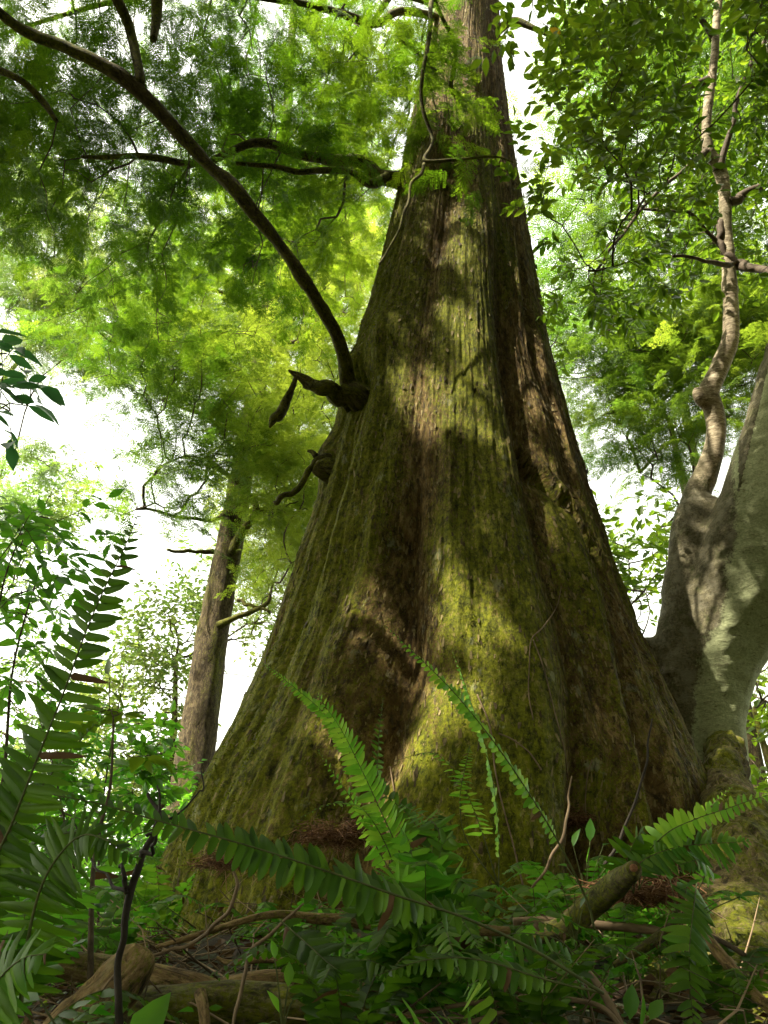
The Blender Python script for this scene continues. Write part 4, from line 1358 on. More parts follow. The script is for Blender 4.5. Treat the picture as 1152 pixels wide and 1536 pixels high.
for k, ((bx, by), H, rad3, zc) in enumerate(SHADE_TREES):
    rr = np.random.RandomState(300 + k)
    z0 = float(gz(bx, by))
    t = thing('tree', ['unseen broad leaved tree added out of frame to shade the scene'][0], 'tree', (bx, by, z0), 'unseen shade trees added outside the frame')
    mb = MB(); tube(mb, catmull(np.array([[bx, by, z0 - .1], [bx + .2, by, z0 + H * .5], [bx, by + .2, z0 + H]]), 20), np.linspace(.22, .06, 20), 10, .1, k)
    build(mb, 'trunk', M['second_bark'], t)
    P = world_sample((bx, by, zc), rad3, 4200, rr)
    P = P[P[:, 2] > 1.4]
    px, py, dd = project(P)
    P = P[~((dd > 0.2) & (px > -60) & (px < 1212) & (py > -60))]
    P = sunlit(P, 0.16)
    P = np.repeat(P, 2, 0) + rr.normal(size=(len(P) * 2, 3)) * 0.1
    mb = MB()
    scatter(mb, SIMP, P, rr.normal(size=P.shape) * [1, 1, .4], np.array([0, 0, 1.]) + rr.normal(size=P.shape) * .5, rr.uniform(.28, .46, len(P)), rr.uniform(0, 1, len(P)) * .8, rr)
    build(mb, 'foliage', M['broad'], t, smooth=False, kind='stuff')

# ------------------------------------------------------------------ ferns
def pinna_tpl(w=0.30, fold=0.10, curl=0.25, ser=0.0, tipw=0.5):
    xs = np.array([0, .06, .2, .4, .6, .78, .92, 1.0])
    ws = np.array([.35, .95, 1.0, .95, .86, .66, .36, .04]) * w
    V = []
    for k, (x, w_) in enumerate(zip(xs, ws)):
        z = -curl * x * x
        up = w_ / 2 * (1.25 if k == 1 else 1.0)
        V += [(x, -w_ / 2, z - fold * w_ + .012 * math.sin(k * 2.1)), (x, 0, z), (x + .02, up, z - fold * w_ + .012 * math.cos(k * 1.7))]
    Fc = []
    for k in range(len(xs) - 1):
        a_ = k * 3
        Fc += [[a_, a_ + 3, a_ + 4, a_ + 1], [a_ + 1, a_ + 4, a_ + 5, a_ + 2]]
    return np.array(V), np.array(Fc)


PIN = {}
for mname in ('fern_shaded', 'fern_mid', 'fern_light'):
    lst = []
    for k, (c_, f_) in enumerate([(.10, .15), (.22, .25), (.35, .1), (.02, .3)]):
        b = MB(); V, Fc = pinna_tpl(.30, f_, c_); b.add(V, Fc)
        lst.append(b.mesh('pinna', M[mname]))
    b = MB(); V, Fc = pinna_tpl(.24, .35, .5); b.add(V, Fc)
    lst.append(b.mesh('pinna', M['dead_leaf']))
    PIN[mname] = lst
rF = np.random.RandomState(77)


def frond(root, W, Lm, n, mname, hint=None, t0=0.08, wid=1.0, droop=0.15, fwd=0.25, prof='full', rr=None, rad=0.0018, jit=0.10, miss=0.03, sides=(1, -1)):
    """W: world points base to tip; Lm: longest pinna in metres"""
    rr = rr or rF
    P = catmull(np.asarray(W), 48)
    off = wloc(root)
    b = MB()
    tube(b, P, np.linspace(rad, rad * .25, 48), 6)
    fo = build(b, 'frond', M['rachis'], root)
    T, _, _ = frames(P)
    H = np.asarray(hint if hint is not None else [0, -1, 0.35], float)
    for k in range(n):
        t = t0 + (1 - t0) * (k + .5) / n
        if prof == 'full':
            ln = min(1.0, .45 + (t - t0) * 3.0) * (1 - t) ** .55 * 1.25
        elif prof == 'even':
            ln = min(1.0, .7 + (t - t0) * 2) * min(1, (1 - t) * 3.2 + .12)
        else:
            ln = (1 - t) ** .8 * 1.1
        ln = max(ln, .10) * Lm
        f = t * 47
        i0 = min(int(f), 46)
        p = P[i0] + (P[i0 + 1] - P[i0]) * (f - i0)
        tt = T[i0]
        S = np.cross(tt, H); S /= np.linalg.norm(S) + 1e-9
        nrm = np.cross(S, tt)
        for sd in sides:
            if rr.uniform() < miss:
                continue
            d = S * sd + tt * (fwd + rr.uniform(-jit, jit) + t * .35) + nrm * rr.uniform(-.15, .15) - np.array([0, 0, droop * rr.uniform(.6, 1.4)])
            x = Vector(d).normalized()
            z = Vector(nrm + rr.normal(size=3) * .24)
            y = z.cross(x).normalized(); z = x.cross(y)
            l_ = ln * (rr.uniform(.85, 1.1) if rr.uniform() > .06 else rr.uniform(.5, .8))
            gap = 1.15 * np.linalg.norm(P[-1] - P[0]) / n * 3.2
            wy = min(l_ * 1.5, max(gap, l_ * .6)) * wid
            m_ = Matrix((x * l_, y * wy * (1 if sd > 0 else -1), z * l_ * (1 if sd > 0 else -1))).transposed().to_4x4() if False else Matrix((x * l_, y * wy, z * l_)).transposed().to_4x4()
            o = bpy.data.objects.new('pinna', PIN[mname][rr.randint(0, 4) if rr.uniform() > .025 else 4])
            o.parent = fo
            o.matrix_local = Matrix.Translation(Vector(p + tt * (0.12 * gap * sd * .3) - off)) @ m_
            COL.objects.link(o)
    return fo


def A3(*pts):
    return np.array([at(*p) for p in pts])


def plant(label, px, py, Y, name='fern', cat='fern', group=None):
    p = at(px, py, Y)
    return thing(name, label, cat, (p[0], p[1], float(gz(p[0], p[1]))), group)


def stalk(root, W, r=0.002):
    b = MB(); P = catmull(np.asarray(W), 16); tube(b, P, np.full(16, r), 6); build(b, 'stalk', M['rachis'], root)


toC = [0, -1, .45]
f = plant('large dark green fern with one long frond arching across the centre foreground', 900, 1480, 1.35)
frond(f, A3((905, 1490, 1.35), (800, 1425, 1.3), (700, 1378, 1.22), (600, 1345, 1.15), (500, 1310, 1.1), (370, 1268, 1.05), (240, 1232, 1.02), (150, 1206, 1.0), (78, 1192, .98)), .048, 50, 'fern_shaded', hint=[.05, -1, .55], t0=.33, wid=.95, droop=.22, fwd=.05, prof='full', rad=.0024)
frond(f, A3((905, 1490, 1.35), (820, 1470, 1.35), (720, 1440, 1.3), (640, 1440, 1.25), (560, 1465, 1.22)), .036, 26, 'fern_shaded', hint=[0, -1, .9], t0=.2, droop=.3)
f = plant('tall dark fern at the left edge with a ragged frond against the white sky', -40, 1500, 1.2)
frond(f, A3((-40, 1430, 1.2), (-10, 1300, 1.15), (18, 1235, 1.12), (55, 1140, 1.1), (95, 1040, 1.08), (130, 945, 1.06), (158, 880, 1.05), (185, 825, 1.05), (208, 770, 1.05)), .060, 44, 'fern_shaded', hint=toC, t0=.05, wid=.8, droop=.1, fwd=.18, prof='full', rad=.0022, jit=.22, miss=.08)
frond(f, A3((-60, 1450, 1.3), (-20, 1330, 1.3), (20, 1240, 1.3), (70, 1170, 1.3), (120, 1110, 1.3), (170, 1060, 1.3)), .047, 34, 'fern_shaded', hint=toC, t0=.05, prof='taper')
frond(f, A3((30, 1520, 1.1), (40, 1420, 1.1), (62, 1330, 1.08), (95, 1275, 1.06), (128, 1252, 1.04), (165, 1262, 1.02)), .055, 26, 'fern_shaded', hint=toC, t0=.08, droop=.3, fwd=.0, prof='even', rad=.0026)
frond(f, A3((-70, 1400, 1.2), (-30, 1280, 1.15), (20, 1180, 1.15), (60, 1100, 1.15), (80, 1040, 1.15)), .047, 34, 'fern_shaded', hint=toC, t0=.05, prof='taper')
frond(f, A3((-60, 1560, 1.1), (-10, 1480, 1.08), (30, 1440, 1.05), (70, 1430, 1.02)), .06, 14, 'fern_mid', hint=toC, t0=.1, droop=.3)
frond(f, A3((-60, 1360, 1.4), (0, 1300, 1.4), (60, 1262, 1.4), (130, 1250, 1.4), (210, 1290, 1.4)), .065, 26, 'fern_shaded', hint=[0, -1, .8], t0=.05, droop=.35)

f = plant('light green fern with upright sunlit fronds before the middle of the trunk foot', 615, 1400, 2.3)
frond(f, A3((618, 1330, 2.3), (600, 1280, 2.25), (575, 1225, 2.2), (545, 1160, 2.15), (515, 1100, 2.1), (490, 1062, 2.07), (476, 1040, 2.05)), .058, 36, 'fern_light', hint=[.2, -1, .25], t0=.05, wid=.85, droop=.12, prof='full')
frond(f, A3((610, 1330, 2.4), (575, 1240, 2.35), (535, 1150, 2.3), (490, 1075, 2.25), (440, 1030, 2.2), (392, 993, 2.15)), .026, 54, 'fern_light', hint=[.5, -1, .3], t0=.35, wid=.9, droop=.15, prof='even')
frond(f, A3((600, 1330, 2.35), (570, 1280, 2.3), (545, 1230, 2.2), (525, 1195, 2.15), (500, 1160, 2.1), (476, 1124, 2.05)), .045, 22, 'fern_light', hint=[.4, -1, .2], t0=.15, prof='taper')
frond(f, A3((600, 1330, 2.35), (580, 1270, 2.2), (545, 1215, 2.05), (500, 1205, 1.95), (450, 1226, 1.9)), .055, 18, 'fern_light', hint=[0, -.35, 1], t0=.35, prof='taper', droop=.05)
frond(f, A3((630, 1330, 2.4), (640, 1270, 2.4), (610, 1220, 2.4), (570, 1180, 2.4), (568, 1110, 2.45), (575, 1045, 2.5)), .055, 24, 'fern_shaded', hint=[.8, -1, .1], t0=.25, prof='taper')
frond(f, A3((630, 1340, 2.3), (650, 1290, 2.2), (655, 1240, 2.15), (600, 1205, 2.3)), .07, 18, 'fern_mid', hint=toC, t0=.1)
f = plant('fern whose long thin frond leans up left from a dark stalk before the trunk', 890, 1400, 2.3)
frond(f, A3((892, 1395, 2.2), (880, 1350, 2.18), (840, 1268, 2.12), (790, 1185, 2.08), (740, 1112, 2.04), (682, 1040, 2.0), (622, 980, 1.97), (578, 938, 1.95)), .034, 50, 'fern_light', hint=[.8, -.8, .45], t0=.26, wid=1.0, droop=.1, fwd=.1, prof='even', rad=.003)
f = plant('fern with a narrow curly frond hanging straight down the mossy buttress', 745, 1330, 2.6)
frond(f, A3((748, 1330, 2.6), (748, 1262, 2.58), (742, 1190, 2.5), (725, 1110, 2.45), (702, 1040, 2.4), (690, 1005, 2.38), (678, 975, 2.36)), .036, 44, 'fern_light', hint=[1.0, -.35, .2], t0=.12, wid=1.2, droop=.25, prof='even')
frond(f, A3((748, 1330, 2.6), (720, 1240, 2.3), (690, 1170, 2.1), (650, 1130, 2.0), (590, 1142, 1.95)), .055, 24, 'fern_light', hint=[0, -.25, 1], t0=.35, prof='taper', droop=.1)
frond(f, A3((748, 1330, 2.6), (700, 1260, 2.4), (690, 1200, 2.2), (700, 1140, 1.9), (705, 1118, 1.7)), .05, 18, 'fern_light', hint=[0, -.2, 1], t0=.5, prof='taper', droop=.1)
f = plant('light green fern frond with scalloped leaflets reaching right beside the mossy root', 955, 1330, 2.3)
frond(f, A3((958, 1335, 2.3), (965, 1290, 2.25), (1000, 1250, 2.2), (1045, 1228, 2.15), (1090, 1213, 2.1), (1140, 1196, 2.05), (1190, 1185, 2.0)), .056, 28, 'fern_light', hint=[-.1, -1, .1], t0=.15, wid=1.1, droop=.55, fwd=.0, prof='taper')
frond(f, A3((958, 1335, 2.4), (985, 1280, 2.4), (1030, 1240, 2.4), (1065, 1210, 2.4), (1098, 1180, 2.4)), .05, 22, 'fern_light', hint=[.7, -1, .5], t0=.2, wid=1.1, prof='taper')
frond(f, A3((950, 1340, 2.2), (960, 1295, 2.2), (1010, 1272, 2.2), (1060, 1266, 2.2), (1125, 1262, 2.2)), .065, 28, 'fern_mid', hint=[0, -1, .5], t0=.12, prof='even', droop=.2)
frond(f, A3((950, 1340, 2.3), (940, 1300, 2.25), (950, 1265, 2.2), (965, 1245, 2.15)), .07, 12, 'fern_shaded', hint=toC, t0=.1)
f = plant('bright fern frond hanging down over the pale root at the lower right', 1042, 1340, 2.2)
frond(f, A3((1045, 1325, 2.35), (1042, 1350, 2.2), (1036, 1400, 2.1), (1034, 1450, 2.05), (1040, 1540, 2.0), (1042, 1560, 2.0)), .062, 28, 'fern_mid', hint=[0, -1, .1], t0=.1, wid=.95, droop=.1, prof='even')
frond(f, A3((1045, 1340, 2.35), (1060, 1305, 2.3), (1050, 1290, 2.2), (1010, 1300, 2.15)), .05, 14, 'fern_mid', hint=toC, t0=.1)
f = plant('dense dark fern clump low in the middle, behind the long arching frond', 640, 1490, 2.0)
for k, (ex, ey, eY, L_, m_) in enumerate([(600, 1240, 1.9, .08, 'fern_mid'), (680, 1250, 1.95, .085, 'fern_shaded'), (640, 1290, 1.7, .09, 'fern_mid'), (710, 1330, 1.8, .08, 'fern_mid'), (560, 1330, 1.8, .08, 'fern_mid'), (760, 1370, 1.8, .07, 'fern_mid'),
                                      (720, 1420, 1.6, .06, 'fern_mid'), (560, 1430, 1.6, .07, 'fern_shaded'), (500, 1400, 1.8, .07, 'fern_shaded'), (590, 1390, 1.5, .07, 'fern_shaded'), (690, 1460, 1.5, .05, 'fern_mid'), (620, 1310, 2.2, .09, 'fern_shaded'), (660, 1215, 2.3, .085, 'fern_shaded')]):
    b0 = at(640, 1490, 2.0); e0 = at(ex, ey, eY)
    md = (b0 + e0) / 2 + np.array([0, 0, .10])
    frond(f, [b0, md, e0], L_, 20, m_, hint=[rF.uniform(-.3, .3), -1, .7], t0=.12, prof='full', droop=.25)
f = plant('fern with thin upright blades catching light at the bottom edge of the picture', 720, 1560, 1.7)
frond(f, A3((740, 1600, 1.75), (700, 1560, 1.6), (640, 1540, 1.5), (590, 1545, 1.4)), .065, 9, 'fern_light', hint=[0, .35, 1], t0=.1, droop=-1.6, wid=.5, prof='even', sides=(1,), fwd=-.1)
frond(f, A3((740, 1600, 1.75), (745, 1530, 1.7), (730, 1470, 1.6), (700, 1480, 1.5)), .06, 9, 'fern_light', hint=[0, -.5, 1], t0=.1, droop=1.2, wid=.5, prof='even', sides=(1,))
frond(f, A3((880, 1500, 2.0), (850, 1420, 1.9), (790, 1400, 1.8), (735, 1408, 1.7)), .07, 14, 'fern_mid', hint=[0, -.4, 1], t0=.15, droop=1.6, wid=.5, prof='even', sides=(-1,))
f = plant('small dark fern drooping over the thin log in the lower centre', 450, 1470, 1.9)
frond(f, A3((420, 1380, 1.8), (460, 1415, 1.75), (500, 1450, 1.7), (545, 1475, 1.65)), .05, 14, 'fern_shaded', hint=[0, -1, .3], t0=.05, droop=.3, prof='even')
frond(f, A3((450, 1500, 1.9), (500, 1455, 1.9), (550, 1440, 1.85), (590, 1460, 1.8)), .06, 16, 'fern_mid', hint=toC, t0=.1)


def wild_fern(label, px, Y, nf, ln, mname, seed, group=None):
    rr = np.random.RandomState(seed)
    p = at(px, 1450, Y)
    z = float(gz(p[0], Y))
    root = thing('fern', label, 'fern', (p[0], Y, z), group)
    for k in range(nf):
        a_ = 2 * math.pi * (k + rr.uniform(0, .6)) / nf
        l = ln * rr.uniform(.75, 1.15)
        d = np.array([math.cos(a_), math.sin(a_), 0])
        b0 = np.array([p[0], Y, z])
        W = [b0, b0 + d * l * .2 + [0, 0, l * .45], b0 + d * l * .5 + [0, 0, l * .68], b0 + d * l * .85 + [0, 0, l * .62 - l * rr.uniform(0, .15)]]
        frond(root, W, ln * .17, 20, mname, hint=[0, 0, 1], t0=.15, droop=.2, rr=rr)


wild_fern('bright low fern on the slope left of the trunk foot', 235, 4.2, 7, .55, 'fern_light', 1)
wild_fern('fern growing at the far left behind the fallen log', 60, 3.4, 8, .6, 'fern_mid', 2)
wild_fern('small green fern between the left log and the trunk foot', 150, 3.0, 6, .4, 'fern_mid', 3)
wild_fern('mid green fern on the debris before the right buttress', 860, 2.9, 7, .42, 'fern_mid', 4)
wild_fern('small fern under the scalloped frond by the root', 1010, 2.8, 6, .33, 'fern_mid', 5)
wild_fern('dark little fern in the bottom left corner', 60, 1.75, 6, .3, 'fern_mid', 6)
wild_fern('fern hiding the trunk foot just right of centre', 745, 2.75, 7, .36, 'fern_shaded', 7)
wild_fern('fern at the trunk foot left of centre beneath the needle heap', 460, 2.7, 6, .3, 'fern_shaded', 8)
wild_fern('small sunlit fern behind the dark upright stem on the left', 190, 5.4, 7, .7, 'fern_light', 9)

for k, (px_, Y_, nf_, ln_, m_, lb) in enumerate([
    (520, 1.75, 7, .30, 'fern_shaded', 'dark fern at the bottom edge left of the picture centre'),
    (610, 1.95, 8, .34, 'fern_mid', 'fern filling the bottom centre under the long arching frond'),
    (700, 2.2, 7, .36, 'fern_mid', 'fern between the long grey brown branch and the dark broken branch'),
    (800, 1.85, 7, .30, 'fern_shaded', 'dark fern at the bottom edge beneath the dark broken branch'),
    (880, 2.3, 6, .28, 'fern_mid', 'small fern below the cut end of the dark broken branch'),
    (1090, 2.1, 6, .28, 'fern_shaded', 'fern in the hollow of the roots at the lower right edge'),
    (410, 3.0, 7, .34, 'fern_mid', 'fern at the trunk foot under the left end of the needle heap'),
    (650, 3.05, 7, .36, 'fern_mid', 'fern against the foot of the mossy middle buttress'),
    (905, 3.1, 7, .36, 'fern_mid', 'fern in the mouth of the dark right flute'),
    (560, 2.5, 7, .36, 'fern_mid', 'fern at the foot of the light green upright fronds'),
    (800, 2.65, 7, .30, 'fern_mid', 'fern at the base of the pale leaning dry stalk'),
    (940, 2.6, 6, .34, 'fern_mid', 'fern behind the cut end, against the right buttress'),
    (20, 2.2, 8, .42, 'fern_mid', 'fern under the slim fallen log at the left edge'),
    (-40, 1.5, 8, .42, 'fern_shaded', 'dark fern filling the lower left corner of the picture')]):
    wild_fern(lb, px_, Y_, nf_, ln_, m_, 40 + k)

# ------------------------------------------------------------------ broad-leaved seedlings
def seedling(label, px, py, Y, leaves, L, m, seed, name='seedling'):
    rr = np.random.RandomState(seed)
    p = at(px, py, Y)
    z = float(gz(p[0], Y))
    root = thing(name, label, 'plant', (p[0], Y, z))
    off = wloc(root)
    b = MB()
    top = p
    W = catmull(np.array([[p[0], Y, z], (np.array([p[0], Y, z]) + top) / 2 + [.01, 0, 0], top]), 12)
    tube(b, W, np.linspace(.004, .002, 12), 6)
    lf = []
    for (lx, ly, dy, s) in leaves:
        q = at(lx, ly, Y + dy)
        tube(b, catmull(np.array([W[8], (W[8] + q) / 2 + [0, 0, .01], q]), 6), np.full(6, .0013), 5)
        lf.append((q, s))
    build(b, 'stem', M['rachis'], root)
    ms = []
    for k in range(4):
        bb = MB(); bb.add(*LEAF[k % 3], None, .35 + .15 * k); ms.append(bb.mesh('leaf', m))
    for q, s in lf:
        d = Vector(q - W[8]); d.z *= .3; d = d + Vector(rr.normal(size=3) * .02)
        x = d.normalized(); zz = Vector((rr.uniform(-.4, .4), -.55, 1)); y = zz.cross(x).normalized(); zz = x.cross(y)
        o = bpy.data.objects.new('leaf', ms[rr.randint(0, 4)])
        o.parent = root
        o.matrix_local = Matrix.Translation(Vector(q - off)) @ Matrix((x, y, zz)).transposed().to_4x4() @ Matrix.Scale(L * s, 4)
        COL.objects.link(o)
    return root


seedling('bright round leaved seedling at the foot of the right buttress', 872, 1310, 2.7, [(860, 1270, 0, 1), (885, 1262, 0, 1.2), (905, 1268, .05, .9), (880, 1295, -.05, 1), (910, 1300, 0, .9), (850, 1300, .05, .9), (920, 1280, .05, .8), (895, 1320, -.05, 1.), (865, 1330, 0, .8), (930, 1310, 0, .8)], .055, M['shrub'], 1)
seedling('shiny leaved seedling next to the crossing dark branch', 855, 1370, 2.3, [(845, 1335, 0, 1), (862, 1340, 0, .9), (835, 1355, 0, .9), (870, 1362, 0, .8), (880, 1345, .05, .8), (822, 1350, 0, .8)], .05, M['shrub'], 2)
seedling('pair of long pointed leaves at the bottom left corner', 205, 1640, 1.1, [(192, 1590, 0, 1.1), (222, 1600, 0, .9), (20, 1540, .05, 1.3), (60, 1500, .05, 1.2), (0, 1470, .05, 1.2)], .07, M['shrub'], 3)
seedling('small rounded leaf plant on top of the mossy root', 1010, 1345, 2.2, [(1018, 1335, 0, 1), (1005, 1320, .05, .8), (1030, 1330, 0, .8), (1110, 1345, 0, 1.1), (1080, 1350, 0, .8)], .05, M['shrub'], 4)
seedling('low leafy sprout in the lower centre among the twigs', 420, 1500, 1.6, [(412, 1438, 0, .6), (432, 1480, 0, .8), (440, 1500, 0, .9), (420, 1520, 0, .8), (405, 1535, 0, .9)], .05, M['shrub'], 5)
seedling('broad bladed sprout at the bottom centre right', 930, 1560, 1.7, [(945, 1530, 0, 1.2), (960, 1545, 0, 1), (975, 1530, 0, .9), (925, 1550, 0, 1)], .06, M['shrub'], 6)

# ------------------------------------------------------------------ shrubs on the left
rS = np.random.RandomState(55)


def shrub(label, name, px, Y, stems, ells, n, m, seed, L, per=10, gaps=(), single=220, spread=.12, cat='shrub', hole=.1):
    rr = np.random.RandomState(seed)
    p = at(px, 1450, Y)
    z = float(gz(p[0], Y))
    root = thing(name, label, cat, (p[0], Y, z))
    ns = []
    mb = MB()
    for s in stems:
        W = [np.array([p[0], Y, z])] + [at(*q) for q in s]
        W = catmull(np.array(W), 40)
        tube(mb, W, np.linspace(.009, .0025, 40), 7, .1, seed)
        ns.append(W[6:])
    build(mb, 'stem', M['twig'], root)
    att = sample(ells, n, rr, gaps, hole=hole, hscale=2.5, seed=seed)
    leafy(root, np.concatenate(ns), att, rr, m, M['twig'], per=per, L=L, spread=spread, single=single, r_tip=.0011, rmax=.006, step=.08)
    return root


shrub('bright green broadleaf shrub reaching in at the left edge against the white sky', 'shrub', -60, 3.2, [[(0, 1200, 3.2), (20, 1000, 3.2), (60, 850, 3.3)], [(-20, 1150, 3.0), (0, 900, 3.0), (40, 780, 3.1)]],
      [(40, 850, 60, 90, 1, 3.0, 3.9), (20, 960, 50, 70, .9, 3.0, 3.9), (90, 800, 60, 40, .4, 3.1, 3.8), (100, 880, 50, 50, .25, 3.1, 3.7), (10, 780, 40, 30, .6, 3, 3.8), (60, 1040, 70, 50, .4, 3.0, 3.9)], 85, M['shrub'], 1, .082, per=5)
shrub('leafy shrub behind the dark ferns, low on the left beside the brown trunk', 'shrub', 150, 5.0, [[(150, 1250, 5.0), (170, 1100, 5.0), (190, 1000, 5.1)], [(100, 1250, 4.8), (80, 1150, 4.8), (60, 1080, 4.8)], [(220, 1280, 5.2), (240, 1180, 5.2), (250, 1100, 5.2)]],
      [(160, 1170, 90, 90, 1, 4.7, 6.0), (60, 1180, 90, 80, 1, 4.6, 5.8), (240, 1200, 50, 80, .8, 5.2, 6.2), (150, 1300, 120, 70, .9, 4.8, 6.2), (200, 1080, 50, 50, .5, 4.8, 5.5), (60, 1330, 90, 70, 1, 4.6, 6)], 200, M['shrub'], 2, .095, per=10)
shrub('dark leaved sprig standing before the pale sky above the arching frond', 'shrub_sprig', 150, 2.2, [[(140, 1300, 2.2), (165, 1180, 2.2), (170, 1075, 2.2)]],
      [(170, 1062, 26, 22, 1, 2.15, 2.3), (205, 1150, 20, 20, .4, 2.2, 2.3)], 5, M['broad'], 3, .075, per=5, spread=.06)
shrub('branch of dark bluish leaves hanging in at the left edge, upper middle', 'leafy_branch', -220, 2.5, [[(-200, 900, 2.4), (-120, 600, 2.4), (-40, 540, 2.4), (10, 530, 2.4)], [(-180, 800, 2.4), (-60, 620, 2.4), (0, 610, 2.4)]],
      [(12, 520, 32, 30, 1, 2.3, 2.6), (5, 600, 26, 50, .8, 2.3, 2.6), (55, 600, 30, 20, .5, 2.35, 2.5)], 10, M['teal_leaf'], 4, .085, per=5, spread=.08, hole=0)
shrub('thicket of small bright leaves in the gap left of the trunk foot', 'bush', 215, 8.0, [[(200, 1300, 8), (190, 1200, 8)], [(260, 1300, 8), (280, 1220, 8)], [(120, 1330, 8), (100, 1250, 8)]],
      [(200, 1330, 110, 80, 1, 7, 10), (90, 1370, 110, 60, 1, 7, 10), (250, 1240, 70, 60, .8, 7.5, 10), (60, 1250, 80, 90, .8, 7, 10)], 320, M['shrub'], 5, .11, per=10, single=0, spread=.2)
shrub('low dark green undergrowth below the fallen log at the left', 'bush', 80, 2.9, [[(60, 1480, 2.8)], [(140, 1480, 2.8)]],
      [(90, 1500, 110, 40, 1, 2.3, 3.2), (190, 1420, 50, 30, .3, 3, 3.4)], 46, M['broad'], 6, .045, per=10, spread=.07)
shrub('undergrowth beyond the pale trunk at the lower right edge', 'bush', 1200, 8.0, [[(1180, 1300, 8)], [(1220, 1300, 8)]],
      [(1170, 1250, 60, 90, 1, 7.5, 9)], 60, M['broad'], 7, .12, per=10, single=0, spread=.2)

# far wood all round, one mass
rr = np.random.RandomState(900)
mb = MB()
ang = rr.uniform(0, 2 * np.pi, 9000)
rad_ = rr.uniform(24, 45, 9000)
P = np.stack([np.cos(ang) * rad_, np.sin(ang) * rad_, np.zeros(9000)], -1)
P[:, 2] = 0.5 + rr.uniform(0, 1, 9000) ** 1.4 * 6.0 * (1 + .4 * np.sin(ang * 9)) * np.where((P[:, 1] > 0), .5, 2.2)
scatter(mb, SIMP, P, rr.normal(size=P.shape) * [1, 1, .4], np.array([0, 0, 1.]) + rr.normal(size=P.shape) * .6, rr.uniform(.5, 1.1, len(P)), rr.uniform(0, 1, len(P)), rr)
fw = build(mb, 'far_wood', M['far_leaves'], None, smooth=False, kind='stuff')
tag(fw, 'far mass of woodland foliage closing the view low behind the trees', 'woodland')

# ------------------------------------------------------------------ fallen wood
def wood(name, label, pts, m, cat='branch', group=None, pname=None, **k):
    mb = MB()
    P, rd = limb(mb, pts, **k)
    base = P[0].copy()
    o = build(mb, name, M[m], None, loc=base)
    tag(o, label, cat, group)
    return o, P


wood('fallen_log', 'slim brown fallen log slanting in from the left edge', [(-60, 1412, 2.5, 15), (20, 1428, 2.45, 15), (90, 1442, 2.4, 21), (180, 1462, 2.35, 21), (270, 1480, 2.3, 22), (345, 1500, 2.25, 22)], 'log_bark', 'log', n=80, sides=22, rough=.16, seed=1, nf=20)
wood('broken_stump', 'pale split stump leaning up right at the bottom left', [(85, 1580, 1.95, 40), (130, 1530, 2.0, 37), (175, 1482, 2.05, 33), (208, 1442, 2.1, 28), (216, 1430, 2.11, 20)], 'log_bark', 'stump', n=60, sides=24, rough=.22, seed=2, nf=22)
lg, Pm = wood('mossy_log', 'thick mossy log lying across the bottom left with a snapped stub', [(170, 1540, 2.25, 46), (240, 1522, 2.2, 42), (330, 1512, 2.2, 36), (430, 1510, 2.2, 30), (520, 1500, 2.2, 20), (600, 1496, 2.2, 12)], 'moss_log', 'log', n=90, sides=26, rough=.2, seed=3, nf=14)
mb = MB(); limb(mb, [(300, 1490, 2.1, 10), (306, 1520, 2.05, 9), (308, 1560, 2.0, 9)], n=16, sides=10, rough=.2, seed=4); build(mb, 'stub', M['log_bark'], lg, label='pale snapped stub')
wood('fallen_branch', 'smooth tan branch lying just above the mossy log', [(330, 1478, 2.3, 10), (400, 1470, 2.3, 14), (480, 1474, 2.3, 12), (560, 1484, 2.3, 6)], 'log_bark', n=50, sides=12, rough=.2, seed=5, nf=20)
wood('fallen_branch', 'long grey brown branch curving up behind the arching frond to the centre', [(228, 1425, 2.2, 3), (290, 1405, 2.2, 4), (360, 1385, 2.25, 4.5), (430, 1374, 2.3, 6), (500, 1380, 2.35, 8), (580, 1392, 2.4, 9), (680, 1395, 2.45, 9), (760, 1392, 2.5, 6)], 'log_bark', n=90, sides=10, rough=.15, seed=6, nf=20, wob=.01)
wood('fallen_branch', 'thin branch forking under the long grey brown one', [(228, 1428, 2.2, 2.5), (262, 1424, 2.2, 3), (310, 1398, 2.15, 3), (345, 1350, 2.1, 3), (355, 1300, 2.1, 2)], 'dry_twig', n=40, sides=8, seed=7, wob=.01)
wood('fallen_branch', 'thin pale twig crossing down left in front of the mossy log', [(455, 1355, 2.0, 1.5), (430, 1378, 2.0, 2.5), (385, 1415, 2.0, 3), (370, 1450, 2.0, 3), (355, 1510, 1.95, 3), (350, 1560, 1.9, 2)], 'dry_twig', n=40, sides=8, seed=8, wob=.008)
wood('fallen_branch', 'straight stick lying level between the two lower branches in the centre', [(325, 1436, 2.4, 2), (345, 1444, 2.4, 4), (400, 1440, 2.4, 4.5), (460, 1444, 2.4, 4), (520, 1450, 2.4, 2)], 'log_bark', n=40, sides=8, rough=.15, seed=9)
db, _ = wood('broken_branch', 'thick dark broken branch with an orange cut end, right of centre', [(760, 1420, 2.5, 10), (800, 1402, 2.45, 17), (850, 1388, 2.4, 20), (890, 1352, 2.35, 21), (925, 1325, 2.2, 20), (945, 1308, 2.08, 17), (950, 1302, 2.02, 13)], 'limb_bark', n=90, sides=20, rough=.42, seed=10, nf=16, rs_=.85)
mb = MB(); limb(mb, [(950, 1302, 2.03, 11), (951, 1302, 2.005, 10.5)], n=3, sides=12, rs_=.7, rough=.3); build(mb, 'cut_end', M['needle_litter'], db, label='orange cut face')
wood('fallen_branch', 'pale barked stick running level under the dark broken branch', [(770, 1382, 2.55, 5), (830, 1380, 2.55, 6), (900, 1388, 2.5, 7), (960, 1392, 2.5, 7), (1000, 1398, 2.5, 4)], 'dry_twig', n=40, sides=10, rough=.2, seed=11, nf=20)
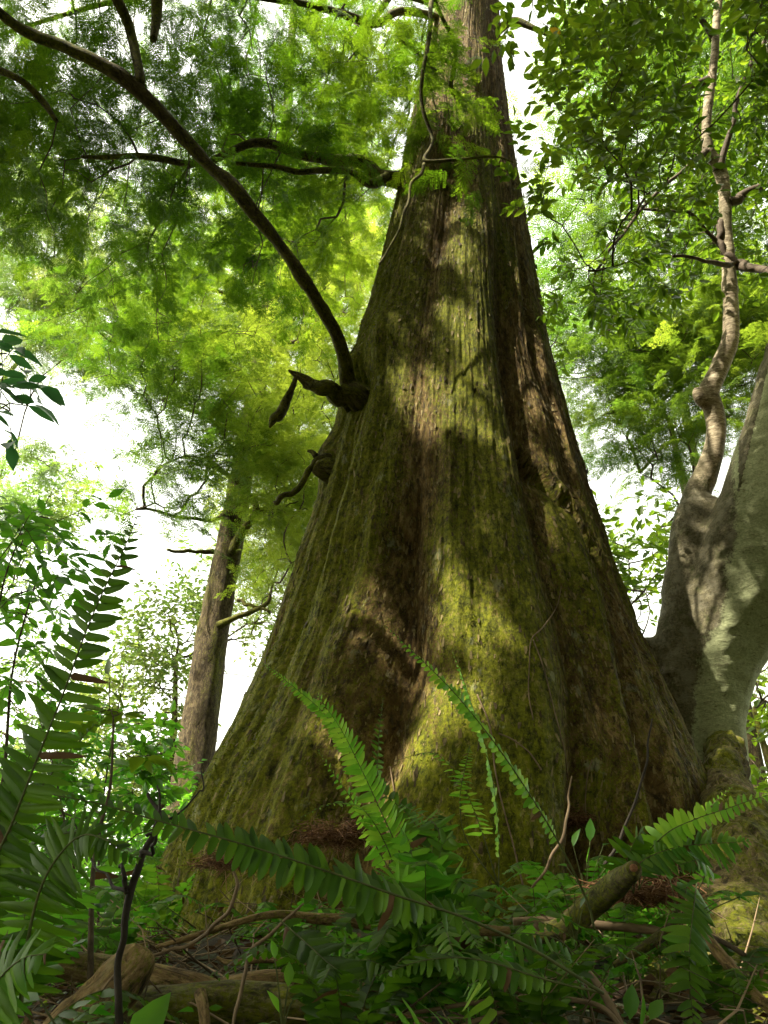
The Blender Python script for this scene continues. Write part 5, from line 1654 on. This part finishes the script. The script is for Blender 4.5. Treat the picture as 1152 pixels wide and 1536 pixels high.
wood('fallen_branch', 'dark branch slanting up to the right below the dark broken branch', [(920, 1448, 2.2, 4), (960, 1425, 2.2, 7), (1005, 1395, 2.25, 9), (1020, 1385, 2.25, 6)], 'limb_bark', n=30, sides=10, rough=.2, seed=12, nf=18)
wood('fallen_branch', 'smooth branch slanting down to the right corner over the roots', [(1055, 1395, 2.2, 5), (1070, 1420, 2.15, 8), (1100, 1455, 2.1, 8), (1130, 1490, 2.05, 8), (1175, 1530, 2.0, 8)], 'log_bark', n=40, sides=12, rough=.15, seed=13, nf=18)
wood('fallen_branch', 'thin branch beside the smooth one above the right corner', [(1060, 1402, 2.25, 4), (1100, 1422, 2.2, 4), (1125, 1445, 2.2, 4), (1130, 1500, 2.2, 3)], 'twig', n=30, sides=8, seed=14)
wood('fallen_branch', 'long slender tan twig along the bottom edge right of centre', [(540, 1530, 1.9, 2), (640, 1516, 1.9, 3), (720, 1503, 1.9, 3.5), (800, 1498, 1.9, 4), (860, 1500, 1.9, 4), (905, 1512, 1.9, 4), (935, 1545, 1.85, 4)], 'dry_twig', n=60, sides=8, rough=.15, seed=15)
wood('fallen_branch', 'forked twig under the long slender one at the bottom edge', [(680, 1545, 1.85, 4), (730, 1525, 1.85, 3), (780, 1512, 1.87, 2.5), (800, 1506, 1.9, 2)], 'dry_twig', n=30, sides=8, seed=16)
wood('fallen_branch', 'short tan stick standing steeply at the bottom right of centre', [(885, 1460, 2.0, 4), (905, 1490, 1.95, 6), (935, 1545, 1.9, 6)], 'dry_twig', n=20, sides=8, seed=17)
wood('dry_stalk', 'pale straight dry stalk leaning against the right side of the mossy buttress', [(800, 1332, 2.6, 3), (825, 1290, 2.6, 4), (848, 1245, 2.62, 4), (855, 1190, 2.7, 2.5), (858, 1165, 2.7, 1.5)], 'dry_twig', 'stalk', n=30, sides=8, seed=18, rs_=.6, wob=.006)
wood('dark_stem', 'thin dark leafless stem leaning right in front of the right buttress', [(905, 1300, 2.6, 3), (935, 1245, 2.6, 2.4), (960, 1180, 2.6, 2), (975, 1110, 2.6, 1.6), (978, 1080, 2.6, 1)], 'dark_stem', 'stem', n=30, sides=7, seed=19, wob=.006)
st, _ = wood('dark_stem', 'dark upright forked stem standing by the broken stump at the left', [(183, 1570, 1.55, 8), (184, 1480, 1.55, 7), (188, 1400, 1.55, 6.5), (188, 1335, 1.55, 7.5), (205, 1300, 1.55, 7), (228, 1255, 1.55, 6), (238, 1225, 1.55, 4.5), (230, 1180, 1.55, 3)], 'dark_stem', 'stem', n=70, sides=10, rough=.15, seed=20, wob=.012, rs_=.7)
for k, pts in enumerate([[(226, 1258, 1.55, 5), (250, 1232, 1.55, 3.5), (280, 1212, 1.55, 2.5), (303, 1180, 1.55, 2), (302, 1160, 1.55, 1.2)], [(188, 1335, 1.55, 6), (182, 1310, 1.55, 5), (184, 1290, 1.57, 3)],
                         [(215, 1280, 1.55, 5), (236, 1262, 1.5, 4), (244, 1215, 1.5, 3), (240, 1175, 1.5, 2)], [(184, 1340, 1.55, 5), (160, 1310, 1.6, 3), (130, 1280, 1.65, 2.5), (110, 1230, 1.7, 2)]]):
    mb = MB(); limb(mb, pts, n=24, sides=8, seed=k, wob=.008, rs_=.65); build(mb, 'branch', M['dark_stem'], st)
wood('fallen_branch', 'thin reddish twig bent over the pale split stump', [(120, 1550, 1.9, 1.5), (145, 1500, 1.9, 2), (165, 1470, 1.9, 2), (180, 1455, 1.92, 2)], 'dry_twig', n=24, sides=7, seed=22)
wood('fallen_branch', 'thin twig low at the left running down from the stump', [(60, 1550, 1.85, 1.5), (100, 1525, 1.85, 2), (140, 1492, 1.9, 2), (150, 1487, 1.9, 2)], 'dry_twig', n=24, sides=7, seed=23)


def vine(label, pxs, r, m='dry_twig', out=.015):
    W = np.array([on_trunk(a_, b_, out) for a_, b_ in pxs])
    W = catmull(W, 60)
    mb = MB(); tube(mb, W, np.full(60, r), 6, .1, 1)
    tag(build(mb, 'vine', M[m], None, loc=W[-1]), label, 'vine')


vine('long dry vine running down the mossy buttress beside the narrow frond', [(716, 1042), (735, 1090), (742, 1150), (752, 1200), (768, 1260), (785, 1330)], .0035)
vine('reddish dry vine hanging in the dark flute left of the mossy buttress', [(585, 1150), (592, 1190), (602, 1225), (615, 1262)], .0035)
vine('thin dry vine loop on the right of the mossy buttress', [(748, 1100), (770, 1110), (795, 1130), (812, 1155)], .0035)
vine('hair thin vine hanging in the flute beneath the curved scar', [(842, 880), (835, 910), (815, 940), (797, 960), (794, 1000), (793, 1040), (800, 1080)], .003)
vine('fine reddish vine in the lower part of the right flute', [(800, 960), (815, 1000), (830, 1060), (845, 1120), (852, 1170)], .003)
vine('short dry vine at the left of the mossy lower buttress', [(640, 1290), (642, 1330), (650, 1360)], .003)
vine('dry stalk bent like a hook against the right flute', [(880, 1240), (878, 1200), (882, 1160), (888, 1140)], .003)

# ------------------------------------------------------------------ litter and ground cover
def on_ground(n, x0, x1, y0, y1, rr):
    x = rr.uniform(x0, x1, n); y = rr.uniform(y0, y1, n)
    P = np.stack([x, y, gz(x, y)], -1)
    d = np.hypot(P[:, 0] - trunk_c(P[:, 2]), P[:, 1] - D0)
    ok = d > trunk_r(P[:, 2]) * .85
    return P[ok]


rL = np.random.RandomState(500)
mb = MB()
P = on_ground(5200, -2.6, 2.6, 1.2, 4.6, rL)
P[:, 2] += rL.uniform(0, .05, len(P)) + .0
scatter(mb, SIMP + LEAF[:1], P, rL.normal(size=P.shape) * [1, 1, .3], np.array([0, 0, 1.]) + rL.normal(size=P.shape) * .45, rL.uniform(.03, .075, len(P)), rL.uniform(0, 1, len(P)), rL)
tag(build(mb, 'leaf_litter', M['dead_leaf'], None, smooth=False, kind='stuff'), 'brown dead leaves strewn over the ground round the trunk foot', 'leaf litter')
mb = MB()
P = on_ground(1300, -2.4, 2.4, 1.9, 4.0, rL)
for p in P:
    l = rL.uniform(.06, .45); a_ = rL.uniform(0, 6.28); e = rL.normal() * .35
    d = np.array([math.cos(a_) * math.cos(e), math.sin(a_) * math.cos(e), abs(math.sin(e))])
    q = p + d * l
    m_ = (p + q) / 2 + rL.normal(size=3) * l * .08
    tube(mb, np.array([p, m_, q]) + [0, 0, rL.uniform(.0, .07)], np.array([1, .85, .4]) * rL.uniform(.001, .0035), 5, tint=rL.uniform(0, 1), caps=False)
tag(build(mb, 'twig_litter', M['dry_twig'], None, kind='stuff'), 'tangle of dead twigs lying round the foot of the trunk', 'twigs')


def needle_heap(label, px, py, r, n, m='needle_litter', Y=None, h=.12):
    c = at(px, py, Y) if Y else on_trunk(px, py, .03)
    mb = MB()
    # a lump of packed litter under loose needles
    a_ = np.linspace(0, 2 * np.pi, 24, endpoint=False)
    for k in range(n):
        v = rL.normal(size=3); v /= np.linalg.norm(v); v[2] = abs(v[2])
        p = c + v * np.array([r * 1.05, r * 1.0, h * .75]) * rL.uniform(.2, 1.0) * np.array([1, 1, rL.uniform(.3, 1)])
        d = rL.normal(size=3) * [1, 1, .28]; d /= np.linalg.norm(d)
        l = rL.uniform(.02, .09)
        tube(mb, np.array([p, p + d * l * .5 + rL.normal(size=3) * .006, p + d * l + [0, 0, -.01]]), np.array([1, .9, .5]) * rL.uniform(.0008, .002), 3, caps=False, tint=rL.uniform(0, 1))
    tag(build(mb, 'needle_litter', M[m], None, kind='stuff'), label, 'litter')


needle_heap('heap of reddish dead needles caught at the trunk foot behind the light fern', 515, 1262, .17, 1000, Y=3.0)
needle_heap('tangle of rusty needles in the flute below the scar of the right buttress', 850, 1235, .13, 600)
needle_heap('reddish brown debris caught between the ferns on the right', 965, 1350, .16, 900, Y=2.55)
needle_heap('dry debris piled left of centre at the trunk foot', 350, 1300, .16, 500, Y=3.1)
mb = MB()
P = on_ground(1100, -3.2, 3.0, 1.4, 6.5, rL)
P = P[~((P[:, 0] > -1.15) & (P[:, 0] < 1.1) & (P[:, 1] < 2.9) & (rL.uniform(0, 1, len(P)) < .8))]
P = np.repeat(P, 6, 0) + rL.normal(size=(len(P) * 6, 3)) * [.03, .03, .0]
P[:, 2] += rL.uniform(.01, .09, len(P))
scatter(mb, LEAF, P, rL.normal(size=P.shape) * [1, 1, .3], np.array([0, 0, 1.]) + rL.normal(size=P.shape) * .4, rL.uniform(.02, .045, len(P)), rL.uniform(0, 1, len(P)), rL)
tag(build(mb, 'ground_cover', M['shrub'], None, smooth=True, kind='stuff'), 'low small leaved plants covering the forest floor', 'ground cover')
